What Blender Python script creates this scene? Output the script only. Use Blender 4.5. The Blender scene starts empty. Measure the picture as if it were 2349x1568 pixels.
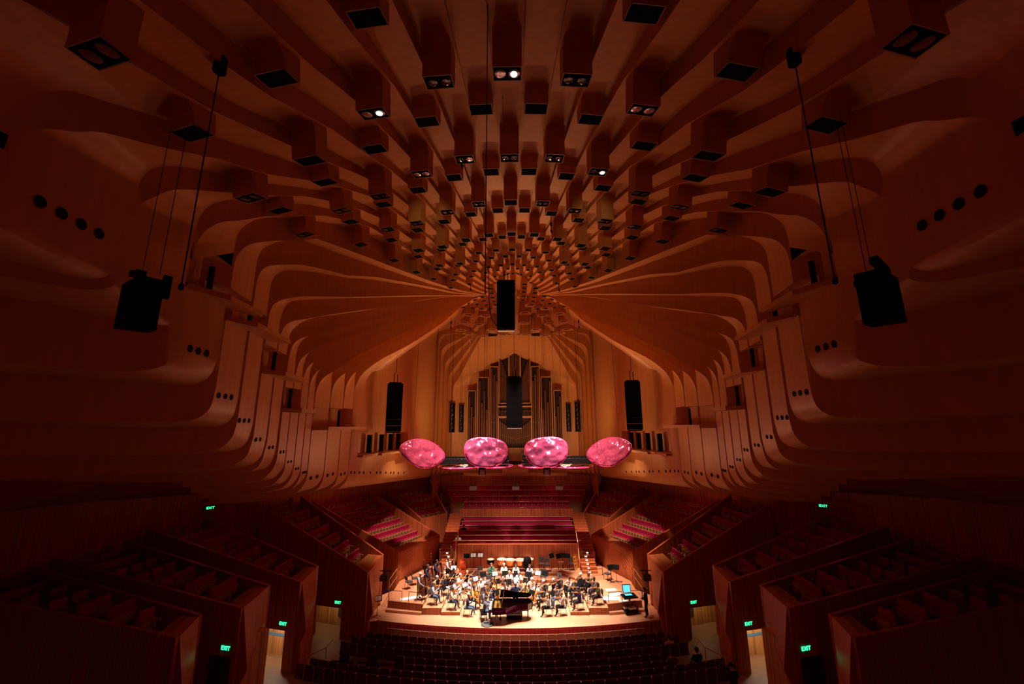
import bpy, bmesh, math, random
from mathutils import Vector, Matrix
R = math.radians
rnd = random.Random(7)
COL = bpy.context.scene.collection
SC = bpy.context.scene
ORD = ('zeroth first second third fourth fifth sixth seventh eighth ninth tenth eleventh twelfth thirteenth fourteenth fifteenth sixteenth seventeenth '
       'eighteenth nineteenth twentieth twenty-first twenty-second twenty-third twenty-fourth twenty-fifth twenty-sixth twenty-seventh twenty-eighth twenty-ninth '
       'thirtieth thirty-first thirty-second thirty-third thirty-fourth thirty-fifth thirty-sixth thirty-seventh thirty-eighth thirty-ninth fortieth '
       'forty-first forty-second forty-third forty-fourth forty-fifth').split()

# ------------------------------------------------------------------ materials
def mat(name, col, rough=.5, metal=0., spec=.4, emit=None, estr=0., kind=None, scale=1., var=.18, bump=0., coat=0.):
    m = bpy.data.materials.new(name); m.use_nodes = True
    nt = m.node_tree; b = nt.nodes['Principled BSDF']
    b.inputs['Base Color'].default_value = (*col, 1)
    b.inputs['Roughness'].default_value = rough
    b.inputs['Metallic'].default_value = metal
    b.inputs['Specular IOR Level'].default_value = spec
    b.inputs['Coat Weight'].default_value = coat
    if emit:
        b.inputs['Emission Color'].default_value = (*emit, 1)
        b.inputs['Emission Strength'].default_value = estr
    if kind:
        tc = nt.nodes.new('ShaderNodeTexCoord'); mp = nt.nodes.new('ShaderNodeMapping')
        nz = nt.nodes.new('ShaderNodeTexNoise'); cr = nt.nodes.new('ShaderNodeValToRGB')
        nt.links.new(tc.outputs['Object'], mp.inputs['Vector'])
        sx = {'grain': (6, 6, .45), 'plain': (1, 1, 1), 'planks': (9, 9, .25), 'floor': (1.2, 7, 1)}[kind]
        mp.inputs['Scale'].default_value = tuple(s * scale for s in sx)
        nt.links.new(mp.outputs['Vector'], nz.inputs['Vector'])
        nz.inputs['Scale'].default_value = 1.6; nz.inputs['Detail'].default_value = 5; nz.inputs['Roughness'].default_value = .6
        e = cr.color_ramp.elements
        e[0].position = .3; e[1].position = .7
        e[0].color = (*[c * (1 - var) for c in col], 1); e[1].color = (*[min(1, c * (1 + var)) for c in col], 1)
        nt.links.new(nz.outputs['Fac'], cr.inputs['Fac'])
        out = cr.outputs['Color']
        if kind == 'planks':                       # narrow vertical boards with dark joints
            wv = nt.nodes.new('ShaderNodeTexNoise'); wv.inputs['Scale'].default_value = 14 * scale; wv.inputs['Detail'].default_value = 1
            mp2 = nt.nodes.new('ShaderNodeMapping'); mp2.inputs['Scale'].default_value = (1, 1, 0.004)
            nt.links.new(tc.outputs['Object'], mp2.inputs['Vector']); nt.links.new(mp2.outputs['Vector'], wv.inputs['Vector'])
            c2 = nt.nodes.new('ShaderNodeValToRGB'); c2.color_ramp.elements[0].position = .36; c2.color_ramp.elements[1].position = .56
            c2.color_ramp.elements[0].color = (.72, .68, .68, 1); c2.color_ramp.elements[1].color = (1.1, 1.1, 1.1, 1)
            nt.links.new(wv.outputs['Fac'], c2.inputs['Fac'])
            mx = nt.nodes.new('ShaderNodeMix'); mx.data_type = 'RGBA'; mx.blend_type = 'MULTIPLY'; mx.inputs[0].default_value = 1
            nt.links.new(out, mx.inputs[6]); nt.links.new(c2.outputs['Color'], mx.inputs[7]); out = mx.outputs[2]
        nt.links.new(out, b.inputs['Base Color'])
    return m

M = {}
M['birch'] = mat('birch_plywood', (.62, .285, .09), .42, spec=.3, kind='grain', scale=.5, var=.10)
M['birch_dark'] = mat('birch_plywood_recess', (.40, .19, .07), .5, kind='grain', scale=.5, var=.1)
M['joint'] = mat('panel_joint', (.10, .03, .012), .7)
M['brush'] = mat('brush_box_boards', (.46, .12, .045), .42, spec=.35, kind='planks', scale=1.0, var=.22)
M['brush_plain'] = mat('brush_box_veneer', (.46, .125, .045), .4, spec=.35, kind='grain', scale=.8, var=.18)
M['ledge'] = mat('brush_box_ledge', (.30, .10, .035), .4, kind='plain', scale=2, var=.15)
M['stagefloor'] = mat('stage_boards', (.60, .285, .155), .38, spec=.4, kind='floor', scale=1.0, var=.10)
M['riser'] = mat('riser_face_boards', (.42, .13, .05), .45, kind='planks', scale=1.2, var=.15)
M['carpet'] = mat('aisle_boards', (.30, .17, .09), .55, kind='floor', scale=.8, var=.2)
M['seatred'] = mat('magenta_red_wool', (.36, .012, .07), .85, spec=.15, kind='plain', scale=6, var=.2)
M['shell'] = mat('seat_shell_ply', (.47, .27, .12), .4, kind='grain', scale=2, var=.12)
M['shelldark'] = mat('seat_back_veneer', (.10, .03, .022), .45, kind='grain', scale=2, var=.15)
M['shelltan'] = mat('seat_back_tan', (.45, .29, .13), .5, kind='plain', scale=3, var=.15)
M['black'] = mat('matte_black', (.005, .005, .0055), .7, spec=.10)
M['grille'] = mat('black_mesh_cloth', (.0045, .004, .0045), .9, spec=.06, kind='plain', scale=40, var=.5)
M['piano'] = mat('piano_lacquer', (.004, .004, .004), .06, spec=.6, coat=1.)
M['gold'] = mat('iron_frame_gold', (.75, .42, .10), .3, metal=.9)
M['brass'] = mat('brass_rail', (.80, .55, .28), .28, metal=1.)
M['chrome'] = mat('chrome', (.75, .75, .75), .18, metal=1.)
M['steel'] = mat('grey_steel', (.25, .25, .26), .4, metal=.8)
M['white'] = mat('white_paper', (.85, .84, .80), .7, kind='plain', scale=5, var=.03)
M['grey'] = mat('grey_plastic', (.16, .16, .17), .6)
M['midgrey'] = mat('warm_grey_paint', (.32, .31, .29), .6)
M['petal'] = mat('pink_acoustic_petal', (.88, .15, .38), .09, metal=.8, spec=.8, coat=1.)
M['petalrim'] = mat('magenta_petal_edge', (.40, .01, .12), .3, metal=.2)
M['pipe'] = mat('organ_pipe_tin', (.20, .10, .06), .36, metal=.6, kind='plain', scale=3, var=.1)
M['pipedark'] = mat('organ_case_shade', (.03, .012, .008), .8)  # near-black backing colour stands in for shade inside the organ case
M['case'] = mat('organ_case_timber', (.55, .27, .10), .45, kind='grain', scale=1, var=.12)
M['violin'] = mat('violin_varnish', (.45, .11, .015), .22, coat=.6, kind='plain', scale=12, var=.25)
M['cello'] = mat('cello_varnish', (.62, .20, .02), .22, coat=.6, kind='plain', scale=8, var=.25)
M['bass'] = mat('bass_varnish', (.16, .045, .02), .25, coat=.6, kind='plain', scale=6, var=.25)
M['ebony'] = mat('ebony', (.015, .01, .008), .35)
M['bowstick'] = mat('bow_stick', (.55, .33, .15), .4)
M['copper'] = mat('timpani_copper', (.75, .33, .12), .25, metal=.9)
M['skinhead'] = mat('drum_head', (.80, .70, .52), .5)
M['case_orange'] = mat('orange_instrument_case', (.62, .09, .02), .35, kind='plain', scale=4, var=.1)
M['yellow'] = mat('yellow_paint', (.75, .42, .02), .5)
M['exitgreen'] = mat('exit_sign_letters', (.02, .5, .2), .5, emit=(.03, 1, .33), estr=2.2)
M['exitblack'] = mat('exit_sign_panel', (.01, .015, .012), .5)
M['screen'] = mat('laptop_screen', (.02, .06, .12), .3, emit=(.08, .42, .9), estr=2.0)
M['stepglow'] = mat('step_light', (.8, .8, .8), .4, emit=(1, .95, .8), estr=6.)
M['led'] = mat('lamp_lens_lit', (.8, .8, .8), .3, emit=(1, .92, .8), estr=3.)
M['lens'] = mat('lamp_lens_unlit', (.42, .38, .42), .16, metal=.9)
M['corrfloor'] = mat('corridor_vinyl', (.55, .56, .56), .4, kind='plain', scale=1, var=.06)
M['corrwood'] = mat('corridor_panelling', (.62, .36, .13), .45, kind='planks', scale=.5, var=.15)
M['corrblue'] = mat('corridor_skirting_blue', (.12, .35, .6), .5)
M['cable'] = mat('black_cable', (.012, .009, .008), .7)
M['wirelight'] = mat('steel_wire', (.5, .3, .2), .4, metal=.6)
M['glass'] = mat('dark_glazing', (.01, .01, .008), .08, spec=.6)
M['brassfig'] = mat('gilded_metalwork', (.65, .5, .1), .3, metal=.9)

def add_bump(m, scale, strength, dist=.1):
    nt = m.node_tree; n = nt.nodes.new('ShaderNodeTexNoise'); n.inputs['Scale'].default_value = scale; n.inputs['Detail'].default_value = .5
    b = nt.nodes.new('ShaderNodeBump'); b.inputs['Strength'].default_value = strength; b.inputs['Distance'].default_value = dist
    tc = nt.nodes.new('ShaderNodeTexCoord'); nt.links.new(tc.outputs['Object'], n.inputs['Vector'])
    nt.links.new(n.outputs['Fac'], b.inputs['Height'])
    for k in ('Normal', 'Coat Normal'): nt.links.new(b.outputs['Normal'], nt.nodes['Principled BSDF'].inputs[k])
add_bump(M['petal'], 1.7, 1., .30)
# ------------------------------------------------------------------ mesh builder
class MB:
    def __init__(s): s.v = []; s.f = []; s.m = []
    def q(s, pts, m=0):
        i = len(s.v); s.v += [tuple(p) for p in pts]; s.f.append(tuple(range(i, i + len(pts)))); s.m.append(m)
    def strip(s, A, B, m=0):                     # ruled surface between two polylines of equal length
        i = len(s.v); n = len(A); s.v += [tuple(p) for p in A] + [tuple(p) for p in B]
        for k in range(n - 1): s.f.append((i + k, i + k + 1, i + n + k + 1, i + n + k)); s.m.append(m)
    def loft(s, rings, m=0, close=True, cap=True):
        i = len(s.v); n = len(rings[0])
        for r in rings: s.v += [tuple(p) for p in r]
        for a in range(len(rings) - 1):
            for k in range(n if close else n - 1):
                k2 = (k + 1) % n
                s.f.append((i + a * n + k, i + a * n + k2, i + (a + 1) * n + k2, i + (a + 1) * n + k)); s.m.append(m)
        if cap:
            s.f.append(tuple(i + k for k in range(n))[::-1]); s.m.append(m)
            s.f.append(tuple(i + (len(rings) - 1) * n + k for k in range(n))); s.m.append(m)
    def box(s, c, d, rz=0., m=0, rx=0., ry=0.):
        X = Matrix.Rotation(rz, 3, 'Z') @ Matrix.Rotation(rx, 3, 'X') @ Matrix.Rotation(ry, 3, 'Y'); c = Vector(c)
        r = lambda z: [c + X @ Vector((a * d[0] / 2, b * d[1] / 2, z * d[2] / 2)) for a, b in ((-1, -1), (1, -1), (1, 1), (-1, 1))]
        s.loft([r(-1), r(1)], m)
    def prism(s, poly, z0, z1, m=0):
        f = lambda z: [(p[0], p[1], z(p) if callable(z) else z) for p in poly]
        s.loft([f(z0), f(z1)], m)
    def tube(s, path, r, n=6, m=0, cap=True):
        path = [Vector(p) for p in path]; rings = []
        for k, p in enumerate(path):
            t = (path[min(k + 1, len(path) - 1)] - path[max(k - 1, 0)]).normalized()
            a = t.orthogonal().normalized() if k == 0 else (a - t * a.dot(t)).normalized()
            b = t.cross(a); rr = r[k] if isinstance(r, (list, tuple)) else r
            rings.append([p + (a * math.cos(2 * math.pi * j / n) + b * math.sin(2 * math.pi * j / n)) * rr for j in range(n)])
        s.loft(rings, m, cap=cap)
    def lathe(s, c, prof, n=16, m=0, cap=True):
        s.loft([[(c[0] + r * math.cos(2 * math.pi * j / n), c[1] + r * math.sin(2 * math.pi * j / n), c[2] + z) for j in range(n)] for r, z in prof], m, cap=cap)
    def ell(s, c, d, n=10, k=7, m=0, X=None):
        rings = []
        for a in range(k):
            th = math.pi * (a + .5) / k
            ring = [Vector((d[0] * math.sin(th) * math.cos(2 * math.pi * j / n), d[1] * math.sin(th) * math.sin(2 * math.pi * j / n), -d[2] * math.cos(th))) for j in range(n)]
            rings.append([Vector(c) + ((X @ p) if X else p) for p in ring])
        s.loft(rings, m)
    def xf(s, T):
        s.v = [tuple(T @ Vector(p)) for p in s.v]; return s

def mesh(name, mb, mats, smooth=False):
    me = bpy.data.meshes.new(name); me.from_pydata([tuple(v) for v in mb.v], [], mb.f)
    for m in (mats if isinstance(mats, (list, tuple)) else [mats]): me.materials.append(M[m] if isinstance(m, str) else m)
    me.polygons.foreach_set('material_index', mb.m)
    if smooth: me.polygons.foreach_set('use_smooth', [True] * len(me.polygons))
    me.update(); return me
def tag(o, label, cat, group=None):
    o['label'] = label; o['category'] = cat
    if group: o['group'] = group
    return o
def obj(name, mb, mats, parent=None, smooth=False, loc=None, rz=0.):
    o = bpy.data.objects.new(name, mb if isinstance(mb, bpy.types.Mesh) else mesh(name, mb, mats, smooth))
    COL.objects.link(o)
    if parent: o.parent = parent
    if loc: o.location = loc
    if rz: o.rotation_euler = (0, 0, rz)
    return o
def struct(name, mb, mats, smooth=False, parent=None):
    o = obj(name, mb, mats, parent, smooth)
    if not parent: o['kind'] = 'structure'
    return o
def thing(name, label, cat, loc=(0, 0, 0), rz=0., group=None):
    o = bpy.data.objects.new(name, None); COL.objects.link(o); o.location = loc; o.rotation_euler = (0, 0, rz)
    return tag(o, label, cat, group)
def dup(src, kids, loc, rz, label, group=None, rot=None):
    r = src.copy(); COL.objects.link(r); r.location = loc; r.rotation_euler = rot if rot else (0, 0, rz); r['label'] = label
    if group: r['group'] = group
    for ch, subs in kids:
        c = ch.copy(); COL.objects.link(c); c.parent = r
        for s in subs:
            d = s.copy(); COL.objects.link(d); d.parent = c
    return r
def kidlist(o, allobjs): return [(c, [g for g in allobjs if g.parent == c]) for c in allobjs if c.parent == o]
def lerp(a, b, t): return a + (b - a) * t
def interp(x, xs, ys):
    if x <= xs[0]: return ys[0]
    for i in range(len(xs) - 1):
        if x <= xs[i + 1]: return lerp(ys[i], ys[i + 1], (x - xs[i]) / (xs[i + 1] - xs[i]))
    return ys[-1]

# ------------------------------------------------------------------ camera (back of the upper circle)
cam = bpy.data.objects.new('camera', bpy.data.cameras.new('camera')); COL.objects.link(cam)
cp, sp = math.cos(R(12)), math.sin(R(12)); cr_, sr_ = math.cos(R(-.3)), math.sin(R(-.3))
rv, uv, wv_ = Vector((1, 0, 0)), Vector((0, -sp, cp)), Vector((0, cp, sp))
rv, uv = cr_ * rv + sr_ * uv, -sr_ * rv + cr_ * uv
Yw = Matrix.Rotation(R(.6), 3, 'Z')
rv, uv, wv_ = Yw @ rv, Yw @ uv, Yw @ wv_
cam.matrix_world = Matrix((( rv.x, uv.x, -wv_.x, .2), (rv.y, uv.y, -wv_.y, 0), (rv.z, uv.z, -wv_.z, 12.3), (0, 0, 0, 1)))
cam.data.sensor_width = 36; cam.data.lens = 36 * 913 / 2349; cam.data.clip_start = .2; cam.data.clip_end = 200
SC.camera = cam
EYE = Vector((.2, 0, 12.3))
def seen(p):
    d = Vector(p) - EYE; z = d.dot(wv_)
    if z < 1: return None
    x = 1174.5 + 913 * d.dot(rv) / z; y = 784 - 913 * d.dot(uv) / z
    return (x, y, z) if -20 < x < 2369 and -20 < y < 1588 else None
# ------------------------------------------------------------------ radial ceiling: every strip lies between two vertical planes through the crown axis
CY = 35.0
def PT(side, ph, r, z): return Vector((side * r * math.sin(ph), CY - r * math.cos(ph), z))
KN = [5.5, 7, 9, 12, 15, 18.5, 20, 21.5, 23.4, 25.2, 27.5, 30, 40]
ST = {0: [24.2, 24.0, 23.8, 23.6, 23.5, 23.45, 23.45, 23.45, 23.45, 23.45, 23.4, 23.3, 22.8],
      2: [24.1, 23.9, 23.7, 23.55, 23.45, 23.4, 23.4, 23.45, 23.4, 23.3, 23.1, 22.8, 21.5],
      4: [23.9, 23.7, 23.5, 23.35, 23.2, 23.1, 23.1, 23.0, 22.8, 22.55, 21.75, 21.2, 19.],
      6: [23.4, 23.3, 23.1, 22.95, 22.85, 22.7, 22.55, 22.3, 21.75, 21.3, 20.35, 19.9, 18.],
      8: [23.0, 22.8, 22.65, 22.55, 22.5, 22.4, 22.2, 21.75, 20.9, 20.1, 19.5, 19.0, 18.],
      10: [22.6, 22.35, 22.2, 22.05, 22.0, 21.9, 21.5, 21.0, 20.3, 19.5, 19., 18., 18.]}
def S(k, r):
    k = abs(k); a = int(k // 2) * 2
    if a >= 10: return interp(r, KN, ST[10])
    t = (k - a) / 2
    return lerp(interp(r, KN, ST[a]), interp(r, KN, ST[a + 2]), t)
def PH(k): return R({14.5: 33.35, 15.5: 34.9, 16.5: 36.4, 17.5: 37.8, 18.5: 38.95, 19.5: 43.3, 20.5: 48.2, 21.5: 53.0}.get(k, k * 2.3))
# profile of the camera-side edge (U) and stage-side edge (V) of strip k: ceiling bend, wall radius, foot bend   (radius, height)
U = {7: ([(31.2, 19.2), (31.9, 18.9), (32.5, 18.5), (32.8, 18.0), (33., 17.4)], 33., [(33., 16.9), (33.3, 16.4), (33.9, 16.2), (35., 16.1)]),
 8: ([(26.7, 19.5), (28., 18.9), (29., 18.5), (29.4, 18.2), (29.8, 17.95), (29.97, 17.6), (30.03, 17.2)], 30.05, [(30.1, 16.3), (30.25, 15.95), (30.6, 15.75), (31.2, 15.65), (32.5, 15.6)]),
 9: ([(25.9, 19.2), (26.5, 18.9), (27., 18.6), (27.3, 18.25), (27.6, 17.85), (27.7, 17.4)], 27.7, [(27.72, 15.85), (27.8, 15.6), (28., 15.45), (28.3, 15.35), (28.8, 15.28), (30, 15.2)]),
 10: ([(23.8, 19.7), (24.5, 19.2), (25., 18.9), (25.3, 18.6), (25.53, 18.25), (25.66, 17.8)], 25.7, [(25.72, 14.5), (25.82, 14.15), (26.1, 13.93), (26.6, 13.78), (27.4, 13.7), (29, 13.7)]),
 11: ([(20.8, 20.4), (21.7, 19.9), (22.6, 19.5), (23.3, 19.1), (23.65, 18.8), (23.86, 18.4), (23.94, 18.)], 23.95, [(23.97, 13.3), (24.03, 12.95), (24.2, 12.72), (24.5, 12.56), (25.2, 12.5), (27, 12.5)]),
 12: ([(18.3, 19.7), (20.5, 19.4), (21.7, 19.), (22.2, 18.75), (22.42, 18.5), (22.54, 18.1)], 22.57, [(22.6, 12.4), (22.66, 12.05), (22.8, 11.8), (23., 11.63), (23.4, 11.53), (25, 11.5)]),
 13: ([(17.6, 18.9), (19.8, 18.3), (20.8, 17.9), (21.15, 17.65), (21.34, 17.4), (21.42, 17.)], 21.43, [(21.5, 11.6), (21.55, 11.35), (21.67, 11.15), (21.9, 11.), (22.4, 10.9), (24, 10.85)]),
 14: ([(14.7, 19.2), (17.7, 18.1), (19.4, 17.4), (19.9, 17.2), (20.2, 16.95), (20.35, 16.6), (20.41, 16.2)], 20.42, [(20.48, 11.3), (20.53, 11.), (20.65, 10.75), (20.85, 10.6), (21.3, 10.48), (23, 10.4)]),
 15: ([(17.4, 17.4), (18.3, 17.), (18.7, 16.8), (19., 16.63), (19.26, 16.4), (19.4, 16.1), (19.47, 15.7)], 19.5, [(19.52, 10.9), (19.62, 10.53), (19.82, 10.27), (20.15, 10.1), (21.5, 10.)]),
 16: ([(17., 16.85), (17.8, 16.37), (18.18, 16.14), (18.52, 15.84), (18.7, 15.55), (18.8, 15.)], 18.85, [(18.86, 10.5), (18.94, 10.15), (19.25, 9.82), (19.7, 9.7), (21, 9.65)]),
 17: ([(16.4, 16.6), (17.3, 16.), (17.66, 15.76), (17.94, 15.51), (18.09, 15.2), (18.17, 14.8)], 18.2, [(18.21, 10.25), (18.3, 9.9), (18.56, 9.55), (19., 9.42), (20.5, 9.35)]),
 18: ([(16., 16.3), (16.8, 15.68), (17.18, 15.4), (17.46, 15.05), (17.57, 14.7), (17.62, 14.3)], 17.63, [(17.65, 9.98), (17.75, 9.62), (18.03, 9.27), (18.5, 9.12), (20, 9.05)]),
 19: ([(14.8, 16.6), (15.96, 15.62), (16.53, 15.21), (16.87, 14.86), (17.03, 14.45), (17.1, 14.)], 17.12, [(17.13, 9.85), (17.2, 9.55), (17.42, 9.22), (17.87, 8.98), (19.5, 8.9)]),
 20: ([(13.4, 16.9), (14.74, 15.76), (15.25, 15.33), (15.53, 14.91), (15.66, 14.5), (15.7, 14.)], 15.7, [(15.72, 9.6), (15.8, 9.25), (16., 8.97), (16.5, 8.75), (18.3, 8.65)]),
 21: ([(12.2, 17.2), (13.62, 16.02), (14.05, 15.6), (14.28, 15.16), (14.4, 14.7), (14.43, 14.2)], 14.44, [(14.45, 9.4), (14.5, 9.1), (14.68, 8.83), (15.3, 8.55), (17, 8.5)]),
 22: ([(6.9, 20.6), (9.4, 18.6), (11.63, 17.15), (12.56, 16.4), (13.04, 15.87), (13.29, 15.4), (13.44, 14.9)], 13.46, [(13.47, 9.3), (13.55, 8.98), (13.75, 8.7), (14.3, 8.46), (16, 8.4)])}
V = {7: ([(28.4, 19.5), (29.1, 19.2), (29.6, 19.), (29.9, 18.7), (30.1, 18.4), (30.18, 18.)], 30.2, [(30.25, 16.8), (30.5, 16.35), (31., 16.15), (32.5, 16.1)]),
 8: ([(26.4, 19.6), (27.1, 19.25), (27.5, 18.9), (27.68, 18.55), (27.74, 18.1)], 27.75, [(27.78, 16.2), (27.9, 15.85), (28.15, 15.65), (28.6, 15.57), (30, 15.55)]),
 9: ([(24.8, 19.8), (25.1, 19.6), (25.4, 19.3), (25.6, 19.), (25.72, 18.6), (25.76, 18.2)], 25.78, [(25.8, 15.55), (25.9, 15.28), (26.2, 15.12), (27.2, 15.08), (29, 15.1)]),
 10: ([(22.8, 20.4), (23.3, 20.1), (23.6, 19.8), (23.88, 19.4), (24., 18.9)], 24.02, [(24.04, 14.5), (24.1, 14.2), (24.22, 13.92), (24.45, 13.74), (25., 13.62), (27.3, 13.6)]),
 11: ([(20.9, 20.5), (21.7, 20.1), (22.2, 19.7), (22.5, 19.35), (22.64, 18.9)], 22.66, [(22.68, 13.1), (22.73, 12.8), (22.83, 12.58), (23., 12.43), (23.4, 12.33), (25, 12.3)]),
 12: ([(17.7, 19.9), (19.9, 19.5), (20.9, 19.2), (21.2, 19.), (21.4, 18.75), (21.5, 18.4)], 21.52, [(21.57, 12.1), (21.63, 11.83), (21.77, 11.63), (22., 11.5), (22.5, 11.42), (24, 11.4)]),
 13: ([(17.1, 19.1), (19.3, 18.4), (19.9, 18.2), (20.25, 17.95), (20.42, 17.5)], 20.48, [(20.52, 11.5), (20.57, 11.2), (20.7, 11.), (20.93, 10.83), (21.4, 10.72), (23, 10.68)]),
 14: ([(17.6, 18.1), (18.7, 17.75), (19.15, 17.55), (19.4, 17.3), (19.52, 16.9), (19.57, 16.5)], 19.6, [(19.63, 11.2), (19.7, 10.9), (19.85, 10.65), (20.15, 10.5), (21.5, 10.42)])}
for k, d in ((15, .35), (16, .3), (17, .3), (18, .45), (19, .3), (20, .3), (21, .3)):
    _, r0, b = U[k + 1]; a2 = [(5.5, 22.5 - max(0, k - 14) * .06)] + U[k][0]; Rv = r0 + .04; r1 = Rv - .95
    zu = lambda r: interp(r, [q[0] for q in a2], [q[1] for q in a2])
    V[k] = ([(r, zu(r) + .15) for r in (r1 - 2, r1 - 1, r1)] + [(Rv - .5, zu(r1) - .24), (Rv - .15, zu(r1) - .62), (Rv, zu(r1) - 1.2)], Rv, [(r + .03, z + d * .7) for r, z in b])
def resample(pts, n):
    L = [0.]
    for a, b in zip(pts, pts[1:]): L.append(L[-1] + math.dist(a, b))
    out = []
    for i in range(n):
        s = L[-1] * i / (n - 1); j = 0
        while j < len(L) - 2 and L[j + 1] < s: j += 1
        t = (s - L[j]) / max(1e-9, L[j + 1] - L[j])
        p0, p1, p2, p3 = pts[max(j - 1, 0)], pts[j], pts[j + 1], pts[min(j + 2, len(pts) - 1)]
        h = lambda a: .5 * (2 * p1[a] + (p2[a] - p0[a]) * t + (2 * p0[a] - 5 * p1[a] + 4 * p2[a] - p3[a]) * t * t + (3 * p1[a] - p0[a] - 3 * p2[a] + p3[a]) * t ** 3)
        out.append((h(0), h(1)))
    return out
RECESS = {10: (16.55, 17.9, .9), 11: (16.1, 17.1, .8), 12: (16.1, 16.9, .7), 13: (14.6, 15.75, .8), 14: (14.6, 15.7, .8), 15: (13.2, 14.2, .7), 16: (13.2, 14.2, .7),
          19: (12.35, 13.4, .7), 20: (12.35, 13.45, .8), 21: (12.35, 13.5, .8)}
def profile(k, which):
    """Edge curve of strip k as (r, z) in five stretches: ceiling, bend, wall with its recess, foot bend, soffit."""
    if k < 7:
        c = [(lerp(5.5, 40, (i / 33) ** 1.15), 0) for i in range(34)]
        return [(r, S(k, r)) for r, _ in c]
    a, Rw, b = (U if which == 'U' else V)[k]
    r1, z1 = a[0]; c = []
    for i in range(15):
        t = i / 14; r = lerp(5.5, r1, t)
        if k <= 10:
            z = S(k, r); w = max(0, 1 - (r1 - r) / 2.5); z += (z1 - S(k, r1)) * w
        else:
            q = [(5.5, 22.5 - max(0, k - 14) * .06)]
            if k == 11: q += [(9, 21.75), (12, 21.3), (15, 21.), (18.6, 20.65)]
            if k == 12: q += [(9.2, 21.6), (12.4, 21.05), (16.5, 20.25)]
            if k == 13: q += [(8.7, 21.6), (13.4, 20.2)]
            if k == 14: q += [(7.9, 21.87), (11.3, 20.62)]
            q = [p for p in q if p[0] < r1 - .3] + [(r1, z1)]
            z = interp(r, [p[0] for p in q], [p[1] for p in q])
        c.append((r, z))
    A = resample(a + [(Rw, a[-1][1] - .5)], 26)
    B = resample([(Rw, b[0][1] + .4)] + b, 26)
    if k in RECESS:
        z0, z1r, d = RECESS[k]; W = [(Rw, z1r), (Rw + d, z1r), (Rw + d, z0), (Rw, z0)]
    else: W = [(Rw, lerp(A[-1][1], B[0][1], t)) for t in (.25, .5, .5, .75)]
    re, ze = b[-1]
    C = [(re + 4, ze), (re + 13, ze)] if k < 11 else [(re + 3, ze + .15), (re + 8, ze + .7)] if k < 14 else [(re + .8, ze + .04), (re + 1.4, ze + .12)]
    return c + A[1:] + W + B + C
NA = 15 + 25
ceil = MB(); walls = {-1: MB(), 1: MB()}
ports = {-1: [], 1: []}
PORTS = {8: (16.6, (.22, .39, .56, .73), .17), 9: (16.06, (.68,), .17), 10: (14.65, (.27, .47, .68), .16), 11: (13.38, (.16, .43, .69), .14), 12: (12.58, (.1, .4, .7), .13),
         13: (11.84, (.2, .53), .12), 14: (11.46, (.27, .63), .11), 15: (11.2, (.3, .68), .11), 16: (10.7, (.3, .65), .10), 17: (10.3, (.3, .65), .10), 18: (10.05, (.35, .72), .10), 19: (9.68, (.22, .6), .14), 20: (9.6, (.25, .65), .14), 21: (9.45, (.3, .68), .13)}
for side in (-1, 1):
    for k in range(0 if side > 0 else 1, 22):
        mb = ceil if k <= 10 else walls[side]
        pu, pv = profile(k, 'U'), profile(k, 'V')
        a0, a1 = (PH(k - .5) if k else -PH(.5)), PH(k + .5)
        A = [PT(side, a0, *p) for p in pu]; Bc = [PT(side, a1, *p) for p in pv]
        mb.strip(A, Bc, 0)
        # riser towards the audience between this strip and the next one
        if k < 21:
            nx = profile(k + 1, 'U')
            if k < 6: mb.strip(Bc, [PT(side, a1, *p) for p in nx], 0)
            elif k == 6:
                q = [(lerp(5.5, 40, (i / 33) ** 1.15), 0) for i in range(34)]
                lo = [(r, S(7, r)) if r < 31.2 else (min(r, 33. if r < 36 else r), interp(r, [31.2, 32.5, 33, 40], [19.2, 18.5, 16, 14])) for r, _ in q]
                mb.strip(Bc, [PT(side, a1, *p) for p in lo], 0)
            else: mb.strip(Bc, [PT(side, a1, *p) for p in nx], 0)
        if k in PORTS:
            z, us, rr = PORTS[k]; P0, P1 = PT(side, a0, (U[k][1]), z), PT(side, a1, V[k][1], z)
            t = (P1 - P0).normalized(); n = Vector((0, 0, 1)).cross(t) * side
            if n.x * side > 0: n = -n
            for u in us: ports[side].append((P0.lerp(P1, u), t, n, rr * .72))
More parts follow.
